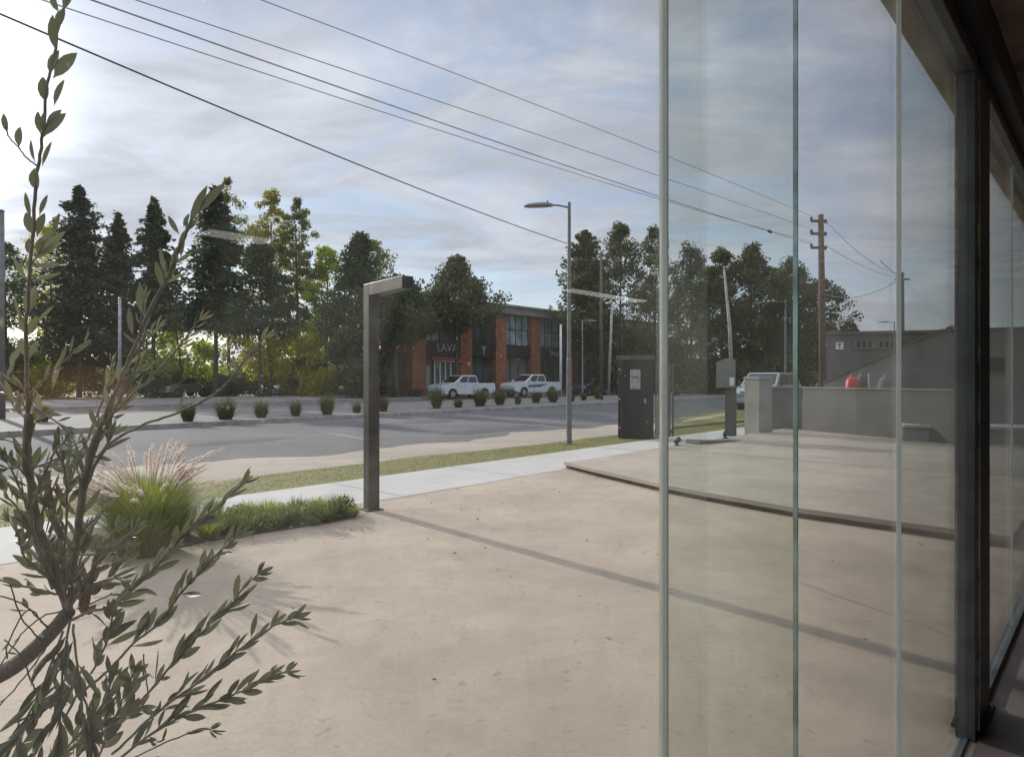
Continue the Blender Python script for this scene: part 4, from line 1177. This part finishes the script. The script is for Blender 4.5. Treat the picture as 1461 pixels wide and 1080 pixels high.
# platform objects
for px, py, lab in [(966, 643, 'small dark floor spotlight nearest the leftmost glass edge'), (1035, 632, 'small dark floor spotlight in front of the meter column')]:
    p = GD(px, py) ; p.z = .116
    t = thing('floor_spotlight', lab, 'spotlight', p, random.random())
    MB().lathe([(.075, 0), (.075, .012), (.03, .014), (.025, .05)], 12).build('base', M['steel_dark'], t)
    MB().tube([(0, .05, .07), (0, -.06, .14)], [.05, .062], 12).build('lamp_body', M['steel_dark'], t)
rp_ = GD(990, 641); rp2 = GD(1062, 636); dv = rp2 - rp_
rt = thing('grey_wedge', 'low flat dark grey wedge lying on the platform near the meter', 'ramp', rp_ + Vector((0, 0, .116)), math.atan2(dv.y, dv.x))  # thin dark grey wedge lying flat on the platform
MB().add([(0, -.18, .0), (dv.length, .05, .0), (dv.length, .25, 0), (0, .25, 0), (0, -.18, .09), (0, .25, .09)], [(0, 3, 2, 1), (0, 1, 4), (1, 2, 5, 4), (2, 3, 5), (0, 4, 5, 3)]).build('body', M['wallgrey'], rt)
# verge island with yellow paint right of the cabinet
isl = [GD(958, 612), GD(1035, 604), GD(1110, 598), GD(1110, 589), GD(1040, 586), GD(1000, 592), GD(958, 602)]
structure(MB().prism([(p.x, p.y) for p in isl], -.15, .06).build('traffic_island', M['lawn']))
isk = [GD(975, 606), GD(1030, 597), GD(1050, 593), GD(1040, 590), GD(1000, 597), GD(972, 603)]
structure(MB().prism([(p.x, p.y) for p in isk], .061, .075).build('painted_kerb', M['kerb_yellow']))

# ------------------------------------------------------------------ vehicles
def arch(cx, r, z0, n=9):
    return [(cx + r * math.cos(a), z0 + r * math.sin(a)) for a in np.linspace(PI, 0, n)] if False else [(cx - r * math.cos(a), z0 + r * math.sin(a)) for a in np.linspace(0, PI, n)]
def vehicle(name, label, cat, loc, rot, paint, style, scale=1.0, group=None):
    t = thing(name, label, cat, loc, rot, group); t.scale = (scale,) * 3
    if style == 'pickup':
        Lf, Lr, wb = 2.62, -2.65, (1.62, -1.55); wr = .38; hw = .92; zt = 1.78
        top = [(2.64, .50), (2.70, .72), (2.68, .92), (2.58, 1.05), (2.38, 1.13), (1.9, 1.19), (1.35, 1.24), (-.85, 1.22), (-2.60, 1.22), (-2.66, .75), (-2.60, .52)]
        cabb = (1.50, -.95); cabt = (.55, -.78); cz = 1.21; zt = 1.84
    elif style == 'hatch':
        Lf, Lr, wb = 2.0, -2.0, (1.25, -1.25); wr = .31; hw = .86; zt = 1.5
        top = [(2.05, .40), (2.06, .62), (1.92, .80), (1.15, .95), (.9, .97), (-1.85, 1.0), (-2.03, .85), (-2.05, .45)]
        cabb = (1.2, -1.9); cabt = (.35, -1.55); cz = .96
    else:
        Lf, Lr, wb = 2.2, -2.2, (1.35, -1.35); wr = .36; hw = .92; zt = 1.75
        top = [(2.25, .45), (2.27, .75), (2.12, 1.0), (1.25, 1.12), (1.0, 1.13), (-2.1, 1.15), (-2.24, .9), (-2.26, .5)]
        cabb = (1.3, -2.1); cabt = (.55, -1.85); cz = 1.12
    bot = .36 if style == 'pickup' else .26
    lower = [(wb[1] - wr - .08, bot)] + arch(wb[1], wr + .07, bot + .02) + [(0, bot - .02)] + arch(wb[0], wr + .07, bot + .02) + [(wb[0] + wr + .08, bot)]
    poly = lower + top
    body = MB().side(poly, -hw, hw).build('body', paint, t, bevel=.05)
    # cabin
    b0, b1 = cabb; t0, t1 = cabt; wt = hw * .82; wbm = hw * .965
    vs = [(b0, -wbm, cz), (b0, wbm, cz), (b1, wbm, cz), (b1, -wbm, cz), (t0, -wt, zt), (t0, wt, zt), (t1, wt, zt), (t1, -wt, zt)]
    cabin = MB().add(vs, [(0, 1, 5, 4), (1, 2, 6, 5), (2, 3, 7, 6), (3, 0, 4, 7), (4, 5, 6, 7), (0, 3, 2, 1)]).build('cabin', paint, t, bevel=.05)
    V = [Vector(v) for v in vs]
    def pane(a, b, c, d, u0, u1, v0, v1, nm='window'):
        q = []
        for u_, v_ in ((u0, v0), (u1, v0), (u1, v1), (u0, v1)):
            q.append(a.lerp(b, u_).lerp(d.lerp(c, u_), v_))
        n_ = (q[1] - q[0]).cross(q[3] - q[0]).normalized()
        ctr = sum(q, Vector()) / 4
        if n_.dot(ctr - Vector((ctr.x * .3, 0, cz))) < 0: n_ = -n_
        MB().add([x - n_ * .02 for x in q] + [x + n_ * .008 for x in q], [(0, 1, 2, 3), (4, 5, 6, 7), (0, 1, 5, 4), (1, 2, 6, 5), (2, 3, 7, 6), (3, 0, 4, 7)]).build(nm, M['carglass'], cabin)
    pane(V[0], V[1], V[5], V[4], .06, .94, .1, .9, 'windshield')
    pane(V[3], V[2], V[6], V[7], .1, .9, .2, .88, 'rear_window')
    for a, b, c, d in ((V[0], V[3], V[7], V[4]), (V[1], V[2], V[6], V[5])):
        pane(a, b, c, d, .09, .50, .08, .86); pane(a, b, c, d, .535, .94, .08, .86)
    for x in wb:
        for sg in (-1, 1):
            y = sg * (hw - .12)
            w = thing('wheel', None, None); del_ = None
            w.parent = t; w.location = (x, y, wr)
            MB().lathe([(wr * .62, -.12), (wr * .93, -.12), (wr, -.08), (wr, .08), (wr * .93, .12), (wr * .62, .12)], 22, (0, 0, 0), 'y').build('tyre', M['tyre'], w, smooth=False)
            MB().lathe([(wr * .15, -.128), (wr * .55, -.124), (wr * .62, -.118), (wr * .62, .118), (wr * .55, .124), (wr * .15, .128)], 12, (0, 0, 0), 'y').build('rim', M['rim'], w)
            MB().lathe([(wr + .06, -.10), (wr + .06, .06)], 18, (x, sg * (hw - .16), bot + .02), 'y').build('wheel_well', M['tyre'], t)
    zf = top[1][1] + .02
    for sg in (-1, 1):
        MB().box(Lf - .10, Lf + .03, sg * hw * .92 - .16 * (sg > 0), sg * hw * .92 + .16 * (sg < 0), zf - .02, zf + .14).build('headlight', M['lens'], t, bevel=.02)
        MB().box(Lr - .02, Lr + .10, sg * hw * .99 - .12 * (sg > 0), sg * hw * .99 + .12 * (sg < 0), zf + .02, zf + .26).build('tail_light', M['tail'], t, bevel=.01)
        MB().box(b0 - .45, b0 - .28, sg * (hw + .10) - .08, sg * (hw + .10) + .08, cz + .02, cz + .2).build('mirror', paint if style == 'pickup' else M['cardark'], t, bevel=.02)
        for x in (.30, -.55):
            MB().box(x - .1, x + .08, sg * (hw + .012) - .012, sg * (hw + .012) + .012, cz - .16, cz - .13).build('door_handle', M['rim'], t)
            MB().box(x + .22, x + .228, sg * (hw + .003) - .002, sg * (hw + .003) + .002, .5, cz - .02).build('door_gap', M['cardark'], t)
    MB().box(Lf - .02, Lf + .055, -hw * .55, hw * .55, zf - .12, zf + .08).build('grille', M['cardark'], t, bevel=.01)
    MB().box(Lf - .02, Lf + .10, -hw * .96, hw * .96, bot + .04, bot + .26).build('bumper', M['lampgrey'] if style == 'pickup' else paint, t, bevel=.03)
    MB().box(Lr - .08, Lr + .02, -hw * .92, hw * .92, bot + .06, bot + .24).build('bumper', M['lampgrey'] if style == 'pickup' else paint, t, bevel=.03)
    if style == 'pickup':
        MB().box(-2.52, -1.0, -hw * .86, hw * .86, 1.205, 1.23).build('bed_cover', M['cardark'], t, bevel=.01)
    return t
GC = 'white pickups parked across the road'
v1 = vehicle('pickup_truck', 'white double cab pickup nearer left with bright headlight and dark windows', 'pickup truck', AT(660, 53.0) + Vector((0, 0, -.04)), SA + PI - .12, M['carwhite'], 'pickup', 1.0, GC)
v2 = vehicle('pickup_truck', 'white double cab pickup at right with blue stripes on its doors', 'pickup truck', AT(758, 57.5) + Vector((0, 0, .0)), SA + PI - .12, M['carwhite'], 'pickup', 1.03, GC)
for sg in (1, -1):
    MB().side([(1.2, .95), (-.9, 1.08), (-.9, 1.02), (-.1, .80), (1.2, .78)], sg * .922, sg * .928).build('door_stripe', M['stripe'], v2)
vehicle('parked_suv', 'pale silver car behind the concrete pillar', 'car', AT(1096, 35), SA + PI, M['carsilver'], 'suv', 1.06)
vehicle('parked_car', 'pale blue grey car half hidden behind the left pickup nose', 'car', AT(622, 61), SA + PI, M['carsilver'], 'hatch', 1.05)
vehicle('parked_car', 'silver car in the park shade behind the olive branch', 'car', AT(262, 60), SA + PI + .3, M['carsilver'], 'hatch', 1.1)
vehicle('parked_car', 'dark car in the shade right of the white slim pole', 'car', AT(842, 63), SA + PI, M['cardark'], 'hatch', 1.05)
# motorcycles
def moto(label, px, d, rot):
    t = thing('motorcycle', label, 'motorcycle', AT(px, d) + Vector((0, 0, .09)), rot, 'motorcycles in front of the park')
    for x in (-.68, .70):
        w = thing('wheel', None, None); w.parent = t; w.location = (x, 0, .31)
        MB().lathe([(.22, -.05), (.30, -.045), (.31, 0), (.30, .045), (.22, .05)], 20, (0, 0, 0), 'y').build('tyre', M['tyre'], w)
        MB().lathe([(.04, -.04), (.2, -.02), (.2, .02), (.04, .04)], 12, (0, 0, 0), 'y').build('rim', M['rim'], w)
    MB().tube([(.70, 0, .31), (.52, 0, .75), (.42, 0, 1.02)], .035, 8).build('fork', M['rim'], t)
    MB().tube([(.44, -.32, 1.02), (.42, -.1, 1.0), (.42, .1, 1.0), (.44, .32, 1.02)], .018, 6).build('handlebar', M['tyre'], t)
    MB().side([(.45, .62), (.40, .88), (.05, .90), (-.1, .72), (.1, .6)], -.13, .13).build('fuel_tank', M['whitepaint'], t, bevel=.04)
    MB().side([(-.05, .72), (-.1, .80), (-.55, .88), (-.85, .92), (-.8, .80), (-.4, .70)], -.12, .12).build('seat', M['tyre'], t, bevel=.03)
    MB().side([(.35, .28), (.35, .58), (-.25, .58), (-.3, .28)], -.12, .12).build('engine', M['lampgrey'], t, bevel=.03)
    MB().tube([(-.1, .16, .3), (-.8, .17, .42)], .045, 8).build('exhaust', M['galv'], t)
    MB().lathe([(.09, 0), (.10, .05), (.06, .12)], 12, (.48, 0, .86), 'x').build('headlight', M['lens'], t)
moto('white and grey motorcycle left of its neighbour beyond the median', 372, 52, SA + .9)
moto('white and grey motorcycle nearer the dark rounded bush', 392, 53, SA + .5)
bp = AT(592, 53); t = thing('planter', 'low black round planter at the far kerb before the shops', 'planter', bp + Vector((0, 0, .09)))
MB().lathe([(.35, 0), (.55, .2), (.72, .5), (.75, .56), (.66, .56), (.6, .45)], 18).build('bowl', M['black'], t, smooth=True)
v, f = cards(norm(rng.normal(size=(200, 3))) * np.array([.5, .5, .12]) + np.array([0, 0, .58]), .14, .07); raw('foliage', v, f, M['darkleaf'], t)
rw = AT(452, 60); t = thing('low_wall', 'low dull red wall in front of the dark rounded bush', 'wall', rw, SA - .9)
MB().box(-2.6, 2.6, 0, .3, 0, .55).build('body', M['brick'], t, bevel=.02)
MB().box(-2.65, 2.65, -.03, .33, .552, .62).build('coping', M['kerb'], t)

# ------------------------------------------------------------------ shop building
B0 = ST(0, 42, 0)
shop = thing('shop_building', 'two storey shop row with orange brick columns and grey fascia', 'building', B0, SA)
HB = 8.45
MB().box(35.2, 76, .9, 4.2, 0, HB - .86).build('wall', M['darkwall'], shop)
MB().side([(34.9, HB - .85), (76.5, HB - .85), (76.5, HB - .2), (34.9, HB - .2)], -.5, 4.4).build('fascia', M['roofgrey'], shop)
MB().box(34.7, 76.7, -.65, 4.5, HB - .197, HB).build('roof', M['roofgrey'], shop)
MB().box(31.5, 35.19, .9, 4.0, 0, 3.7).build('side_wing', M['darkwall'], shop)
MB().box(31.3, 35.19, -.2, 4.1, 3.702, 3.85).build('wing_roof', M['redtrim'], shop)
colx = [35.9, 41.3, 45.9, 51.0, 57.2, 63.4, 69.6, 75.2]
for x in colx:
    MB().box(x - .72, x + .72, -.05, .898, 0, HB - .853).build('column', M['brick'], shop)
bars = 0
for i in range(len(colx) - 1):
    a = colx[i] + .722; b = colx[i + 1] - .722
    w = MB().box(a, b, .45, .5, 4.75, HB - .856).build('window', M['curtain' if i in (2, 3, 4) else 'shopglass'], shop)
    n_ = 4
    for k in range(n_ + 1):
        x = a + (b - a) * k / n_
        MB().box(max(a, x - .04), min(b, x + .04), .40, .449, 4.75, HB - .856).build('mullion', M['steel_dark'], w)
    MB().box(a, b, .39, .448, 6.2, 6.27).build('transom', M['steel_dark'], w)
    MB().box(a + .002, b - .002, .05, .88, 3.55, 4.748).build('sign_band', M['steel_dark'], shop)
    w2 = MB().box(a, b, .62, .66, .25, 3.548).build('shopfront', M['shopglass' if i % 2 else 'wallgrey2'], shop)
    for k in range(4):
        x = a + (b - a) * k / 3
        MB().box(max(a, x - .04), min(b, x + .04), .57, .619, .25, 3.548).build('mullion', M['steel_dark' if i != 3 else 'galv'], w2)
    MB().box(a, b, .3, .88, .0, .248).build('threshold', M['kerb'], shop)
for a, b in ((37.1, 40.3),):
    MB().box(a - .3, b + .9, -.6, -.053, 3.1, 3.35).build('awning', M['redtrim'], shop)
MB().box(38.2, 41.0, -.2, -.053 - .0, 2.98, 3.08).build('door_lintel', M['whitepaint'], shop)
d_ = MB().box(37.8, 40.4, .30, .36, .25, 2.95).build('door', M['shopglass'], shop)
for k in range(5):
    x = 37.8 + k * .62
    MB().box(x, x + .13, .24, .299, .25, 2.95).build('frame', M['whitepaint'], d_)
MB().box(37.8, 40.41, .235, .298, 2.952, 3.09).build('frame', M['whitepaint'], d_)
MB().box(36.8, 37.5, .45, .52, .7, 2.6).build('poster', M['label'], shop)
def text(s_, x, z, size, y, parent, m_):
    cu = bpy.data.curves.new('lettering', 'FONT'); cu.body = s_; cu.size = size; cu.extrude = .02; cu.align_x = 'CENTER'
    tmp = bpy.data.objects.new('tmp', cu); col.objects.link(tmp)
    bpy.context.view_layer.update()
    me = bpy.data.meshes.new_from_object(tmp.evaluated_get(bpy.context.evaluated_depsgraph_get()))
    bpy.data.objects.remove(tmp)
    me.materials.clear(); me.materials.append(m_)
    o = bpy.data.objects.new('lettering', me); col.objects.link(o); o.parent = parent
    o.location = (x, y, z); o.rotation_euler = (R(90), 0, 0)
    return o
text('LAVA', 39.1, 3.85, 1.0, .02, shop, M['letter'])
text('Y', 43.6, 3.8, 1.0, .02, shop, M['letter'])
text('Shop', 54.0, 3.9, .75, .02, shop, M['letter'])
# rear chimney block seen over the pine
MB().box(35.5, 37.0, 2, 4, HB + .003, HB + 1.3).build('roof_box', M['roofgrey'], shop)

# ------------------------------------------------------------------ glass front and room
FR = thing('glass_front', 'frameless glass wall of overlapping panels with dark top rail', 'glass wall', (0, 0, 0), GA)
# local x = t (along), local y = -m (outwards positive)
def gbox(t0, t1, m0, m1, z0, z1): return MB().box(t0, t1, -m1, -m0, z0, z1)
def tp(px, m=-.5):
    a = (px - CX) / F; d = m / (NG.x * a + NG.y); return (a * UG.x + UG.y) * d
t1, t2, t3 = tp(950), tp(1135), tp(1282)
def pane(t0, t1_, m, mat_, edges, z0=.03, z1=2.86, th=.01):
    p = gbox(t0, t1_, m - th / 2, m + th / 2, z0, z1).build('glass_panel', mat_, FR)
    for side_, mm in edges:
        x = t0 if side_ == 'a' else t1_
        e = (x - .0045, x - .0005) if side_ == 'a' else (x + .0005, x + .0045)
        gbox(e[0], e[1], m - th / 2, m + th / 2, z0, z1).build('polished_edge', mm, p)
    return p
t_ov = tp(1006, -.513)
pane(-4.0, -1.2, -.5, M['glass'], [])
pane(-1.19, t1 - .006, -.5, M['glass'], [])
pane(t1 + .004, t_ov, -.5135, M['glass'], [], th=.009)
pane(t1, t2 - .002, -.5, M['glass_green'], [('a', M['edge_w']), ('b', M['edge_g'])], th=.0095)
gbox(t1 - .0009, t1 - .0006, -.5025, -.5008, .03, 2.86).build('edge_seal', M['edge_g'], FR)
gbox(t1 - .0004, t1 + .0030, -.5105, -.5062, .03, 2.86).build('edge_seal', M['edge_y'], FR)
pane(t2 + .006, t3 - .002, -.5, M['glass'], [])
pane(t3 + .006, tp(1398, -.5), -.5, M['glass_green'], [('a', M['edge_w'])], th=.013)
# frame profile and rails
tf = 3.42
gbox(tf, tf + .06, -.535, -.462, .0, 3.0).build('frame_upright', M['slate'], FR, bevel=.003)
gbox(tf + .061, tf + .075, -.53, -.455, .03, 2.9).build('polished_edge', M['edge_g'], FR)
gbox(-4.0, tf - .001, -.54, -.46, 2.862, 2.93).build('top_rail', M['slate'], FR, bevel=.003)
gbox(-4.0, tf - .001, -.515, -.485, .001, .014).build('bottom_rail', M['slate'], FR, bevel=.003)
# second bay beyond the black column
q2 = pane(3.83, tp(1444), -.5, M['glass_green'], [('b', M['edge_w'])], z0=.04, z1=2.86)
pane(tp(1444) + .01, 12, -.5, M['glass_green'], [], z0=.04, z1=2.86)
gbox(3.83, 12, -.525, -.475, .001, .038).build('bottom_rail', M['slate'], FR, bevel=.003)
gbox(3.83, 12, -.54, -.46, 2.862, 2.93).build('top_rail', M['slate'], FR, bevel=.003)
cl = thing('black_column', 'black steel column between two glass bays at the right', 'column', (0, 0, 0), GA)
gbox(3.50, 3.80, -.55, -.457, .0, 2.93).build('shaft', M['black'], cl, bevel=.004)
gbox(3.48, 3.83, -.56, -.44, .013, .03).build('base_plate', M['black'], cl)
bm_ = thing('lintel_beam', 'dark lintel beam above the glass front', 'beam', (0, 0, 0), GA)
gbox(-6, 13, -.56, -.40, 2.935, 3.10).build('beam', M['black'], bm_, bevel=.003)
fa = thing('eave_fascia', 'rough grey concrete eave strip outside above the glass', 'eave', (0, 0, 0), GA)
gbox(-6, 13, -.70, -.565, 3.02, 3.5).build('fascia', M['eave'], fa, bevel=.01)
rs = bpy.data.objects.new('room', None)
def struct_g(name, mb, m_): 
    o = mb.build(name, m_); o.rotation_euler[2] = GA; structure(o); return o
struct_g('ceiling', gbox(-6, 13, -.56, 7.5, 3.105, 3.3), M['ceiling'])
struct_g('interior_floor', gbox(-6, 13, -.455, 7.5, .002, .012), M['floor'])
struct_g('back_wall', gbox(-6, 13, 7.505, 7.7, .0, 3.3), M['inwall'])
struct_g('side_wall', gbox(13.005, 13.2, -.45, 7.5, .0, 3.3), M['inwall'])
struct_g('side_wall', gbox(-6.2, -6.005, -.45, 7.5, .0, 3.3), M['inwall'])
struct_g('side_wall', gbox(-6.2, -4.01, -.6, -.455, .0, 2.93), M['inwall'])
# lamps whose reflections hang in the glass
for a, b, lab in ((8.7, 11.0, 'long lit linear lamp under the ceiling, reflected in the glass'), (2.8, 3.5, 'short lit linear lamp under the ceiling, reflected at upper left')):
    t = thing('linear_lamp', lab, 'ceiling lamp', (0, 0, 0), GA, 'linear ceiling lamps')
    gbox(a, b, 5.6, 5.9, 3.02, 3.09).build('housing', M['black'], t)
    gbox(a + .02, b - .02, 5.62, 5.88, 3.0, 3.019).build('diffuser', M['lamp_on'], t)
    gbox(a + .1, a + .12, 5.74, 5.76, 3.09, 3.104).build('hanger', M['black'], t)
# unseen brown dome added to make the brown reflection at left
def mirror(px, D):
    V_ = Vector(((px - CX) / F * D, D, 0)); return V_ - 2 * (NG.dot(V_) + .5) * NG
ac = mirror(75, 3.6)
pd = thing('reflection_dome', 'wide brown leather dome added unseen in the room for the brown reflection at left', 'reflection dome', (ac.x, ac.y, 0), GA)
n_ = 12
prof = [(.40 * math.sin(R(90) * (1 - k / n_)) + .02, 1.36 + .36 * math.sin(R(90) * k / n_)) for k in range(n_ + 1)]
inn = [(max(.01, a - .015), b - .012) for a, b in prof[::-1]]
MB().lathe(prof + inn, 32).build('dome_shell', M['leather'], pd, smooth=True)
MB().tube([(0, 0, 1.70), (0, 0, 3.10)], .008, 6).build('cord', M['black'], pd)
MB().lathe([(.06, 3.07), (.06, 3.1)], 12).build('ceiling_disc', M['black'], pd)
